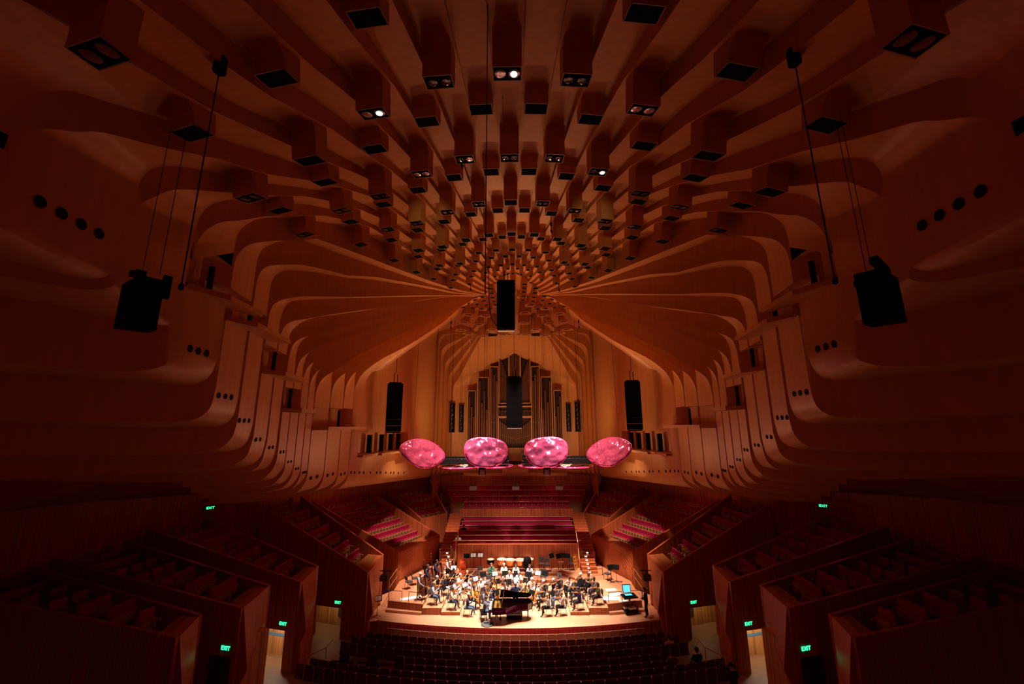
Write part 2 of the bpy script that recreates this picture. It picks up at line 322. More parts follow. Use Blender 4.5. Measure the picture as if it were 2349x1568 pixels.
# joints across the strips over the audience
def apse_planes():
    """The long flat side wall beside the stage and the folded apse around the organ: (angle, wall radius, bend height, foot height, recess)."""
    L = []; Ax, Ay, Bx, By = 10.75, 26.92, 9.0, 44.9
    for y, rec in ((26.92, 0), (27.95, 0), (28.0, 1), (37.2, 1), (37.25, 0), (41, 0), (44.9, 0)):
        x = lerp(Ax, Bx, (y - Ay) / (By - Ay)); ph = math.atan2(x, CY - y); t = (y - Ay) / (By - Ay)
        L.append((ph, math.hypot(x, CY - y), t, rec))
    return L
def prof22(ph, Rw, t, rec):
    if t == 0:
        p = profile(22, 'U')
        c, A = p[:15], p[15:NA]
    else:
        zb = lerp(15.6, 23.4, t ** .8); c = [(lerp(5.5, Rw - 1.3, i / 14), lerp(lerp(22.02, 22.3, t), zb, (i / 14) ** (1 - .3 * t))) for i in range(15)]
        A = resample([(Rw - 1.3, zb), (Rw - .6, zb - .22), (Rw - .18, zb - .6), (Rw, zb - 1.3), (Rw, zb - 1.8)], 26)[1:]
    zf = lerp(9.3, 7.75, t)
    z0, z1 = lerp(10.55, 10.1, t), lerp(12.0, 11.75, t)
    W = [(Rw, z1), (Rw + .8 * rec, z1), (Rw + .8 * rec, z0), (Rw, z0)]
    B = resample([(Rw, zf + .4), (Rw + .01, zf), (Rw + .09, zf - .32), (Rw + .29, zf - .6), (Rw + .84, zf - .84), (Rw + 2.5, zf - .9)], 26)
    return c + A + W + B + [(Rw + 5, zf - 1.), (Rw + 9, zf - 1.1)]
AP = [(8.8, 44.6, 22.5), (8.5, 45.2, 21.4), (8.1, 45.7, 20.0), (7.7, 46.2, 18.7), (7.2, 46.6, 17.5)]
def prof_ap(Rw, zb, zf=7.75, ri=6.6, zi=22.0):
    c = [(lerp(ri, Rw - 1.1, i / 14), lerp(zi, zb, i / 14)) for i in range(15)]
    A = resample([(Rw - 1.1, zb), (Rw - .5, zb - .25), (Rw - .13, zb - .65), (Rw, zb - 1.3), (Rw, zb - 1.7)], 26)[1:]
    W = [(Rw, lerp(A[-1][1], zf, q)) for q in (.2, .4, .6, .8)]
    B = resample([(Rw, zf + .4), (Rw + .02, zf - .1), (Rw + .15, zf - .42), (Rw + .5, zf - .6), (Rw + 1.2, zf - .66), (Rw + 2, zf - .66)], 26)
    return c + A + W + B + [(Rw + 2.5, zf - .66), (Rw + 3, zf - .66)]
back = MB()
for side in (-1, 1):
    L = apse_planes(); curves = [[PT(side, ph, *p) for p in prof22(ph, Rw, t, rec)] for ph, Rw, t, rec in L]
    w = walls[side]
    w.strip([PT(side, PH(21.5), *p) for p in profile(21, 'V')], curves[0], 0)
    for a, b in zip(curves, curves[1:]): w.strip(a, b, 0)
    last = curves[-1]
    for i, (x, y, zb) in enumerate(AP):
        ph = math.atan2(x, CY - y); Rw = math.hypot(x, CY - y); u = [PT(side, ph, *p) for p in prof_ap(Rw, zb, zi=22.0 - .12 * i)]
        back.strip(last, u, 0)
        if i < 4:
            x2, y2, zb2 = AP[i + 1]; ph2 = math.atan2(x2, CY - y2); R2 = math.hypot(x2, CY - y2) + .34
            last = [PT(side, ph2, *p) for p in prof_ap(R2, zb2 + 1.15, zi=22.25 - .12 * i)]
            back.strip(u, last, 0)
        else:
            prev = u
            for j in range(1, 6):
                f = j / 5; ph2 = lerp(ph, math.pi, f); R2 = lerp(Rw, 12.75, f ** .7); zz = lerp(zb, 20.6, f ** .8)
                cur = [PT(side, ph2, *p) for p in prof_ap(R2, zz, zi=lerp(21.5, 22.0, f))]
                back.strip(prev, cur, 0); prev = cur
    # flat side wall: little round ports in a sloping row
    Ax, Ay, Bx, By = 10.75, 26.92, 9.0, 44.9
    for y in (27.25, 27.75, 28.4, 29.05, 30.1, 31.15, 31.8, 32.8, 33.8, 34.4, 35.4, 36.7):
        f = (y - Ay) / (By - Ay); x = lerp(Ax, Bx, f); t = Vector((side * (Bx - Ax), By - Ay, 0)).normalized(); n = Vector((-side * t.y, side * t.x, 0))
        if n.x * side > 0: n = -n
        ports[side].append((Vector((side * x, y, 9.42 - .11 * (y - 27.2))), t, n, .09))
    for z, y in ((9.0, 46.3),): pass
# crown cap closing the centre
rim = []
for i in range(0, 45):
    ph = R(-180 + i * 8.18); a = abs(ph)
    rr, zz = (5.5, interp(math.degrees(a), [0, 10, 24, 33, 60], [24.2, 23.7, 22.5, 22.4, 22.0])) if math.degrees(a) < 137 else (6.6, 22.0)
    rim.append(Vector((rr * math.sin(ph), CY - rr * math.cos(ph), zz)))
for i in range(44):
    for r0, r1 in ((0, .35), (.35, .7), (.7, 1)):
        top = Vector((0, CY, 24.4)); hh = lambda f, p: top.lerp(p, f) + Vector((0, 0, (.15 if math.degrees(abs(R(-180 + (i + .5) * 8.18))) < 60 else 1.5) * math.sin(f * math.pi)))
        ceil.q([hh(r0, rim[i]), hh(r1, rim[i]), hh(r1, rim[i + 1]), hh(r0, rim[i + 1])][(1 if r0 == 0 else 0):])
ceiling = struct('ceiling', ceil, ['birch', 'joint'], smooth=False)
wall_left = struct('wall_left', walls[-1], ['birch', 'joint'])
wall_right = struct('wall_right', walls[1], ['birch', 'joint'])
wall_back = struct('wall_back', back, ['birch', 'joint'])
def shade_by_angle(o, deg=32):
    me = o.data; bm = bmesh.new(); bm.from_mesh(me); bmesh.ops.remove_doubles(bm, verts=bm.verts, dist=.002)
    bmesh.ops.dissolve_degenerate(bm, dist=.002, edges=bm.edges)
    bmesh.ops.recalc_face_normals(bm, faces=bm.faces)
    for f in bm.faces: f.smooth = True
    for e in bm.edges:
        if len(e.link_faces) != 2 or e.calc_face_angle(4) > R(deg): e.smooth = False
    bm.to_mesh(me); bm.free()
for o in (ceiling, wall_left, wall_right, wall_back): shade_by_angle(o)
for side, w in ((-1, wall_left), (1, wall_right)):
    for p, t, n, rr in ports[side]:
        mb = MB(); up = Vector((0, 0, 1)); f = lambda r, d: [p + n * d + (t * math.cos(2 * math.pi * j / 18) + up * math.sin(2 * math.pi * j / 18)) * r for j in range(18)]
        mb.loft([f(rr * .8, -.02), f(rr, .012), f(rr * .93, .02), f(rr * .9, .008)], 0)
        o = obj('round_port', mb, 'black', w)
# ledges of the lighting slots cut into the side walls
def edge_pt(side, k, which, z, dr):
    a = {'U': PH(k - .5), 'V': PH(k + .5)}[which]; rr = (U if which == 'U' else V)[k][1]
    return PT(side, a, rr + dr, z)
n = 0
for side, w in ((-1, wall_left), (1, wall_right)):
    for k0, k1, z, pr in ((10, 10, 16.53, 1.25), (11, 12, 16.1, 1.1), (13, 14, 14.66, 1.0), (15, 16, 13.18, .9), (19, 21, 12.33, .9)):
        a, b = edge_pt(side, k0, 'U', 0, -pr), edge_pt(side, k1, 'V', 0, -pr * 1.05); c, d = edge_pt(side, k1, 'V', 0, .5), edge_pt(side, k0, 'U', 0, .5)
        b2 = b + (b - a).normalized() * .7
        mb = MB(); mb.prism([a, b, b2.lerp(c, .35), c, d], z - .16, z + .02)
        n += 1; o = struct('trim_%d' % n, mb, 'birch')
        mb = MB(); e = edge_pt(side, k1, 'V', 0, .3).lerp(edge_pt(side, k0, 'U', 0, .3), .25)
        mb.box((e.x, e.y, z + .52), (.12, .12, 1.0)); obj('lighting_slot', mb, 'black', o)
    # long slot beside the stage with its four openings
    mb = MB(); Wp = lambda y, off: (side * (lerp(10.75, 9.0, (y - 26.92) / 17.98) - off), y)
    for y0, y1, o_, zz in ((28.0, 30.6, .35, 10.45), (30.6, 32.4, .55, 10.4), (32.4, 34.2, .4, 10.35), (34.2, 36.0, .55, 10.3), (36., 37.3, .4, 10.25)):
        mb.prism([Wp(y0, o_), Wp(y1, o_), Wp(y1, -.8), Wp(y0, -.8)], zz - .14, zz)
    n += 1; o = struct('trim_%d' % n, mb, 'birch')
    for y in (30.4, 32.5, 34.3, 35.9):
        mb = MB(); mb.box((*Wp(y, -.35), 11.1), (.3, .3, 1.3)); obj('lighting_slot', mb, 'black', o)
# ------------------------------------------------------------------ boxes hanging from the ceiling strips (light fittings and loudspeakers)
ALL_BOX = {}
def box_mesh(width, hang, depth, fil=.38):
    """housing profile in the radial plane: local x across, y outwards (towards the rear), z up; fillet where the rear face meets the strip"""
    pf = [(-depth / 2, .6), (-depth / 2, -hang), (depth / 2, -hang), (depth / 2, -fil)]
    pf += [(depth / 2 + fil * (1 - math.cos(a)), -fil + fil * math.sin(a)) for a in (R(25), R(50), R(72), R(90))] + [(depth / 2 + fil, .6)]
    mb = MB(); mb.loft([[(x, y, z) for y, z in pf] for x in (-width / 2, width / 2)], 0)
    return mb
cache = {}
def ceiling_box(k, r, z_s, width, hang, depth, lamps, label, phi=None, tilt=0., group='boxes hanging from the ceiling'):
    ph = R(k * 2.3) if phi is None else phi
    key = (round(width, 2), round(hang, 2), round(depth, 2))
    if key not in cache:
        w, h, d = key
        fr = MB()
        for x, y, sx, sy in ((0, -d / 2 + .012, w, .024), (0, d / 2 - .012, w, .024), (-w / 2 + .012, 0, .024, d), (w / 2 - .012, 0, .024, d)): fr.box((x, y, -h - .004), (sx, sy, .02))
        gr = MB(); gr.box((0, 0, -h - .002), (w - .05, d - .05, .014))
        cache[key] = (mesh('housing', box_mesh(w, h, d), 'birch'), mesh('frame', fr, 'shell'), mesh('grille', gr, 'grille'))
    hm, fm, gm = cache[key]
    root = bpy.data.objects.new('ceiling_box', hm); COL.objects.link(root); tag(root, label, 'ceiling box', group)
    p = Vector((r * math.sin(ph), CY - r * math.cos(ph), z_s)); root.location = p
    root.rotation_euler = Matrix.Rotation(ph, 4, 'Z').to_euler() if not tilt else (Matrix.Rotation(ph, 3, 'Z') @ Matrix.Rotation(math.pi, 3, 'Z') @ Matrix.Rotation(tilt, 3, 'X')).to_euler()
    if not tilt: root.rotation_euler = (0, 0, ph + math.pi)
    obj('frame', fm, None, root); obj('grille', gm, None, root)
    for i, on in enumerate(lamps or ()):
        mb = MB(); x = (-.24 + .48 * i) * width; rr = min(.21 * width, .17)
        mb.lathe((x, 0, -hang - .012), [(rr * 1.1, .02), (rr * 1.1, -.02), (rr, -.022), (rr * .96, -.004)], 16, cap=False)
        mb.lathe((x, 0, -hang - .012), [(rr * .97, -.002), (rr * .6, -.012), (.01, -.018)], 16, m=1)
        if on == 1: mb.lathe((x + .01, 0, -hang - .012), [(rr * .6, -.014), (rr * .55, -.03), (.01, -.036)], 12, m=2)
        obj('lamp', mb, ['black', {0: 'lens', 1: 'lens', 2: 'glass'}[on], 'led'], root)
    return root
R0 = [29.8, 25.25, 21.5, 18.4, 15.25, 12.4, 9.75, 7.6]; R10 = [30.6, 25.5, 21.84, 18.75, 16.3, 14.33, 12.6, 10.6]
def ring(n, k):
    i = n + 1; j = int(math.floor(i)); f = i - j; w = min(1, (abs(k) / 10) ** 2)
    g = lambda T: lerp(T[j], T[min(j + 1, len(T) - 1)], f) if j + 1 < len(T) else T[-1] - 2 * f
    return lerp(g(R0), g(R10), w)
LIT = {(0, 0): (1, 0), (-4, 0): (1, 0), (4, 0): (0, 0), (-6, -1): (0, 0), (6, -1): (0, 0), (-2, 0): (2, 2), (2, 0): (2, 2), (0, 1): (2, 2), (-2, 1): (0, 2), (2, 1): (2, 2), (-4, 1): (0, 0), (4, 1): (1, 2),
       (-10, 1): (2, 0), (10, 1): (2, 0), (-8, 1): (0, 0), (8, 1): (0, 0), (-8, 0): (2, 2), (-6, 1): (2, 2), (6, 1): (2, 2), (-4, 2): (2, 2), (4, 2): (2, 2), (-2, 2): (2, 2), (2, 2): (2, 2), (-6, 2): (2, 2), (6, 2): (2, 2), (-8, 2): (2, 0), (8, 2): (2, 0)}
def side_words(k): return 'centre-line column' if k == 0 else '%s column %s of centre' % (ORD[abs(k)], 'left' if k < 0 else 'right')
for n2 in range(-2, 13):
    nn = n2 / 2
    for k in range(-10, 11):
        if (k % 2 == 0) != (nn == int(nn)): continue
        ak = abs(k); lim = {-2: 6, -1: 7, 0: 8, 1: 9}.get(n2, 10)
        if ak > lim or (n2 == -2 and ak != 6) or (n2 == -1 and ak < 1): continue
        r = ring(nn, k)
        if r < 6.2: continue
        even = k % 2 == 0
        hang = (1.05 if ak <= 6 else .86) if even else .52
        if r < 13: hang = .7 if even else .6
        if 10 >= ak > 6 and even and r > 20: hang -= .06
        wd = min(.84 * r * R(2.3), .86)
        zs = S(k, r); q = seen((r * math.sin(R(k * 2.3)), CY - r * math.cos(R(k * 2.3)), zs - hang))
        if q is None: continue
        slope = (S(k, r + .8) - S(k, r - .8)) / 1.6 if r < 30 else 0
        kind = 'lamp box' if (k, n2 // 2) in LIT and even else 'grille box'
        b = ceiling_box(k, r, zs, round(wd, 2), hang, .5 if r > 13 else .42, LIT.get((k, n2 // 2)) if even else None,
                    'ceiling %s, %s, %s row from the rear' % (kind, side_words(k), ORD[n2 + 3]))
        b.rotation_euler = (Matrix.Rotation(R(k * 2.3) + math.pi, 3, 'Z') @ Matrix.Rotation(math.atan(slope) * .55, 3, 'X')).to_euler()
for q, (r, cnt, hg) in enumerate(((5.75, 15, .7), (4.9, 13, .7), (4.05, 11, .7), (3.2, 9, .7), (2.4, 7, .65))):
    for j in range(cnt):
        dg_ = lerp(-62, 62, (j + .5 * (q % 2) * 0) / (cnt - 1)); zz = interp(abs(dg_), [0, 24, 62], [24.1, 23.35, 23.0]) + .12 * (5.75 - r) / 3
        b = ceiling_box(0, r, zz, .42, hg, .38, None, 'small ceiling box near the crown centre, %s inner ring, %s across' % (ORD[q + 1], ORD[j + 1]), phi=R(dg_), group='small boxes round the crown centre')
# far half of the crown: bigger boxes whose lit fronts face the hall
FAR = [(-.75, 33.9, 24.85), (.75, 33.9, 24.85), (-1.6, 35.2, 24.75), (1.6, 35.2, 24.75), (-3.0, 35.4, 24.5), (3.0, 35.4, 24.5), (-4.3, 35.9, 24.1), (4.3, 35.9, 24.1), (-1.1, 37.2, 24.6), (1.1, 37.2, 24.6), (-2.8, 37.4, 24.4), (2.8, 37.4, 24.4),
       (-4.9, 37.2, 23.7), (4.9, 37.2, 23.7), (-3.6, 38.8, 23.9), (3.6, 38.8, 23.9), (-1.0, 39.2, 24.1), (1.0, 39.2, 24.1), (-2.3, 39.9, 23.6), (2.3, 39.9, 23.6), (-4.7, 39.4, 23.1), (4.7, 39.4, 23.1), (-3.3, 40.6, 23.1), (3.3, 40.6, 23.1), (-1.2, 40.9, 23.3), (1.2, 40.9, 23.3), (-5.3, 38.4, 23.2), (5.3, 38.4, 23.2)]
for i, (x, y, z) in enumerate(sorted(FAR, key=lambda t: (t[1], t[0]))):
    ph = math.atan2(x, CY - y) if abs(x) + abs(y - CY) > .1 else 0
    mb = MB(); w, d, h = (1.15, 1.0, 1.25) if y > 34.5 else (.85, .8, 1.0)
    rings = []
    for t in (0, .3, .6, .85, 1.0):
        zz = -h + h * 1.35 * t; hw = w / 2 * (1 - .25 * t ** 3); q = []
        for a in range(13):
            an = math.pi * a / 12; q.append((hw * math.cos(an), -d * .15 - d * .45 * math.sin(an), zz))
        q += [(-hw, d / 2, zz), (hw, d / 2, zz)]; rings.append(q)
    mb.loft(rings, 0)
    o = obj('crown_box', mb, 'birch', smooth=True, loc=(x, y, z - (.3 if y > 34.5 else .25))); o.rotation_euler = (0, 0, -math.atan2(x, 9) * .9); shade_by_angle(o, 40)
    tag(o, 'round-fronted box under the far rim of the ceiling crown, %s by depth' % ORD[i + 1], 'ceiling box', 'rounded boxes of the ceiling crown')
    sl = MB(); sl.box((0, -.18, -h - .003), (.62, .2, .012)); obj('grille', sl, 'grille', o)
# ------------------------------------------------------------------ stage, stalls floor, choir terraces
def ystage(x): return 28.0 + x * x / 76
XS = [i * .7 for i in range(-14, 15)]
mb = MB()
front = [(x, ystage(x)) for x in XS if abs(x) <= 9.5]
poly = front + [(10.2, 29.2), (10.4, 32.5), (9.2, 34.2), (7.0, 39.1), (-7.0, 39.1), (-9.2, 34.2), (-10.4, 32.5), (-10.2, 29.2)]
mb.prism(poly, -.12, 0, 0)
stage = struct('floor_stage', mb, 'stagefloor')
mb = MB()
for a, b in zip(front, front[1:]): mb.q([(*a, -1.4), (*b, -1.4), (*b, -.12), (*a, -.12)])
for s in (-1, 1): mb.q([(s * 9.1, ystage(9.1), -1.4), (s * 10.2, 29.2, -1.4), (s * 10.2, 29.2, -.1), (s * 9.1, ystage(9.1), -.1)])
struct('trim_stage_edge', mb, 'brush')
def zfloor(y): return -.95 + max(0, 27.3 - y) * .167
mb = MB(); ys = [28.6 - i * .95 for i in range(0, 24)]
for i, y in enumerate(ys):
    z = zfloor(y); n_ = 14
    row = [(lerp(-14, 14, j / n_), y + lerp(-14, 14, j / n_) ** 2 / 76, z) for j in range(n_ + 1)]; row2 = [(p[0], p[1] - .95, z) for p in row]
    mb.strip(row, row2); mb.strip(row2, [(p[0], p[1], zfloor(y - .95)) for p in row2])
struct('floor', mb, 'carpet')
# riser platforms in a horseshoe round the conductor
def horseshoe(r0, r1, yc=30.2, y0=29.75, clip=None):
    A = [(-r0, y0), (-r0, yc + .4 * r0), (-.62 * r0, yc + r0 * .93), (.62 * r0, yc + r0 * .93), (r0, yc + .4 * r0), (r0, y0)]
    B = [(-r1, y0), (-r1, yc + .4 * r1), (-.62 * r1, yc + r1 * .93), (.62 * r1, yc + r1 * .93), (r1, yc + .4 * r1), (r1, y0)]
    return A, B
def platform(name, label, A, B, z):
    t = thing(name, label, 'platform', (0, 0, 0)); top = MB(); face = MB()
    for i in range(len(A) - 1):
        P = [A[i], A[i + 1], B[i + 1], B[i]]
        top.prism(P, z - .03, z); P2 = [(p[0] * .999, p[1]) for p in P]
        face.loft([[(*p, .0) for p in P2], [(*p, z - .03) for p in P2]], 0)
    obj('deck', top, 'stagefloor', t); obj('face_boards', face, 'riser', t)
A, B = horseshoe(3.7, 4.95); platform('stage_riser', 'lowest horseshoe riser step round the conductor on the stage', A, B, .2)
A, B = horseshoe(4.95, 6.25, y0=29.85); platform('stage_riser', 'middle horseshoe riser step of the orchestra platform', A, B, .4)
A, _ = horseshoe(6.25, 7); Bq = [(-8.8, 30.5), (-9.0, 34.0), (-7.1, 38.0), (7.1, 38.0), (8.9, 34.0), (8.7, 30.5)]
A[0] = (-6.25, 29.95); A[5] = (6.25, 29.95); A[2] = (-3.9, 35.75); A[3] = (3.9, 35.75)
platform('stage_riser', 'highest outer riser of the orchestra platform reaching the back wall', A, Bq, .6)
for s, w in ((-1, 'left'), (1, 'right')):
    mb = MB(); mb.prism([(s * 6.3, 29.75), (s * 8.85, 30.2), (s * 8.8, 30.5), (s * 6.25, 29.98)], 0, .16); tag(obj('riser_step', mb, 'stagefloor'), 'pale low step in front of the %s end of the highest riser' % w, 'step')
# low wall behind the orchestra and the choir stalls above it
mb = MB(); mb.box((.25, 37.06, 1.0), (10.4, .3, 2.9)); struct('wall_choir_front', mb, 'brush')
choir = [(37.4 + .9 * i, 2.65 + .2 * i, lerp(5.5, 5.25, i / 5)) for i in range(6)]
mb = MB()
for i, (y, zt, hw) in enumerate(choir): mb.box((.15, y + .35, zt - 1.3), (2 * hw + .3, .9, .9))
for i in range(5): mb.box((.1, 43.6 + i, 3.7 - 1.0 + .4 * i), (2 * (6.0 + .35 * i) + .6, 1.02, 1.6))
mb.box((.1, 48.6, 4.6), (17, .8, 2.4))
struct('floor_choir', mb, 'carpet')
for i, (y, zt, hw) in enumerate(choir):
    t = thing('choir_bench', 'long magenta choir bench with pale rail, %s row up behind the orchestra wall' % ORD[i + 1], 'bench', (.15, y, zt - .85), 0, 'choir benches behind the stage')
    m1 = MB(); m1.box((0, .33, .28), (2 * hw, .42, .14)); obj('bench_seat', m1, 'seatred', t)
    m1 = MB(); m1.box((0, 0, .42), (2 * hw, .1, .8), rx=-.08); obj('bench_back', m1, 'seatred', t)
    m1 = MB(); m1.box((0, -.03, .84), (2 * hw + .1, .1, .045)); obj('rail', m1, 'shell', t)
mb = MB(); mb.box((.1, 42.75, 3.75), (11.4, .16, .9)); struct('wall_choir_rear', mb, 'brush')
mb = MB(); mb.box((0, 48.9, 6.8), (19, .3, 4)); struct('wall_rear', mb, 'brush')
for s in (-1, 1):
    mb = MB(); mb.box((s * 8.9, 47.4, 5.5), (.3, 3.6, 6)); struct('wall_rear_return', mb, 'brush')
# aisle stairs at both ends of the choir stalls, with step lights
for s, w in ((-1, 'left'), (1, 'right')):
    mb = MB(); nst = 18; lights = []
    for i in range(nst):
        y = 35.6 + i * .42; z = .6 + (i + 1) * .17
        cx = s * (5.95 if i < 5 else 6.15) + .15; mb.box((cx, y + .21 + .2, z / 2), (1.25, .84, z))
        mb.box((cx, y + .015, z + .005), (1.25, .05, .02), m=1 if i < 6 else 0)  # pale nosing on the lower steps alone paints where light reaches
        if i < 6: lights.append((cx - s * .05, y - .005, z - .06))
    t = struct('stairs_' + w, mb, ['brush_plain', 'shell'])
    for p in lights:
        m1 = MB(); m1.box(p, (.16, .02, .07)); obj('step_lamp', m1, 'stepglow', t)
    hr = thing('handrail', '%s brass handrail sloping beside the choir stairs' % w, 'handrail')
    m1 = MB(); m1.tube([(s * 5.2 + .15, 36.2, 1.5), (s * 5.2 + .15, 36.9, 2.6), (s * 5.2 + .15, 38.0, 3.3)], .035, 6); obj('rail', m1, 'brass', hr)
    for y, z0, z1 in ((36.2, .6, 1.5), (36.85, 1.2, 2.55)):
        m1 = MB(); m1.tube([(s * 5.2 + .15, y, z0), (s * 5.2 + .15, y, z1)], .03, 6); obj('post', m1, 'brass', hr)
# ------------------------------------------------------------------ side boxes (loges): raked seat blocks with timber fronts
BL = [('choir-side', (-8.9, 40.6), (-7.0, 43.0), (-9.8, 47.4), (-13.3, 43.6), 3.75, 6.1, 4, 1.2),
      ('stage-side', (-9.15, 34.2), (-6.95, 39.1), (-14.4, 41.2), (-17.5, 36.3), 2.62, 6.2, 7, -.1),
      ('second', (-9.55, 28.5), (-9.8, 32.0), (-17.6, 34.4), (-18.4, 30.75), 3.05, 6.8, 7, -1.4),
      ('third', (-11.4, 23.5), (-11.75, 25.8), (-21.6, 29.3), (-22.7, 26.3), 4.2, 6.3, 7, -1.4),
      ('fourth', (-11.6, 19.0), (-11.95, 21.3), (-22.8, 24.9), (-23.4, 21.9), 4.75, 5.9, 7, -.8),
      ('rear', (-11.55, 15.5), (-12.05, 17.0), (-22.8, 20.4), (-23.4, 17.9), 5.25, 5.9, 7, -.2)]
SEATS = []       # (kind, position, facing angle, label, group)
def V2(p, s): return Vector((p[0] * -s, p[1], 0)) if s > 0 else Vector((p[0], p[1], 0))
def wallslab(mb, a, b, z0, za, zb, th=.14, hole=None, m=0):
    """vertical slab from a to b, sloping top za->zb, with an optional doorway (t0, t1, zlo, zhi)"""
    d = (b - a); n = Vector((-d.y, d.x, 0)).normalized() * th
    def seg(t0, t1, l0, l1, h0, h1):
        p, q = a + d * t0, a + d * t1
        if h0 - l0 < .01 and h1 - l1 < .01: return
        mb.loft([[(p.x, p.y, l0), (q.x, q.y, l1), (q.x, q.y, h1), (p.x, p.y, h0)], [(p.x + n.x, p.y + n.y, l0), (q.x + n.x, q.y + n.y, l1), (q.x + n.x, q.y + n.y, h1), (p.x + n.x, p.y + n.y, h0)]], m)
    top = lambda t: lerp(za, zb, t)
    if not hole: seg(0, 1, z0, z0, za, zb)
    else:
        t0, t1, lo, hi = hole
        seg(0, t0, z0, z0, top(0), top(t0)); seg(t1, 1, z0, z0, top(t1), top(1)); seg(t0, t1, hi, hi, top(t0), top(t1))
        if lo > z0: seg(t0, t1, z0, z0, lo, lo)
DOORS = {'second': (1.74, 3.7, -1.3, .8), 'third': (.68, 2.3, -.5, 1.85), 'fourth': (.2, 1.5, .3, 2.9)}
def carved_front(F1, F2, zb, zt, s, style):
    """box front facing the hall as a carved panel: grid displaced into ripples or facets"""
    mb = MB(); d = F2 - F1; L = d.length; t = d / L; n = Vector((-t.y, t.x, 0))
    if n.dot(Vector((0, 30, 0)) - F1) < 0: n = -n
    nu, nz = (70, 56) if style == 'ripple' else (18, 40)
    rows = []
    for j in range(nz + 1):
        z = lerp(zb, zt, j / nz); row = []
        for i in range(nu + 1):
            u = i / nu; off = 0
            if style == 'ripple':
                x = u * L; d1 = math.hypot(x - 1.9, (z - .3) * 1.05); d2 = math.hypot(x + .2, (z - .2) * 1.0)
                a = .5 + .5 * math.sin(d1 * 26); w = max(0, min(1, (d1 - 1.15) * 3)) * max(0, min(1, (2.9 - x) / 1.5))
                off = .07 * a * w
            else:
                h = (zt - z); h0 = 1.5 + .9 * (1 - u); bulge = .42 * (1 - u) + .05 * u
                if h < h0: off = bulge * h / h0
                else:
                    g = (h - h0); off = bulge - min(bulge - .02, (.05 + .25 * (1 - u)) * min(1, g / .5)) + .05 * (1 + math.sin(u * 9 + z * 1.4)) * min(1, g) + .025 * math.sin(u * 31 + z * .8) * min(1, g)
            row.append(F1 + t * (u * L) + n * off + Vector((0, 0, z)))
        rows.append(row)
    for a, b in zip(rows, rows[1:]): mb.strip(a, b)
    top = rows[-1]; mb.strip(top, [p - n * .36 for p in top])
    for e in (0, nu): mb.strip([r[e] for r in rows], [F1 + t * (0 if e == 0 else L) - n * .15 + Vector((0, 0, r[e].z)) for r in rows])
    return mb
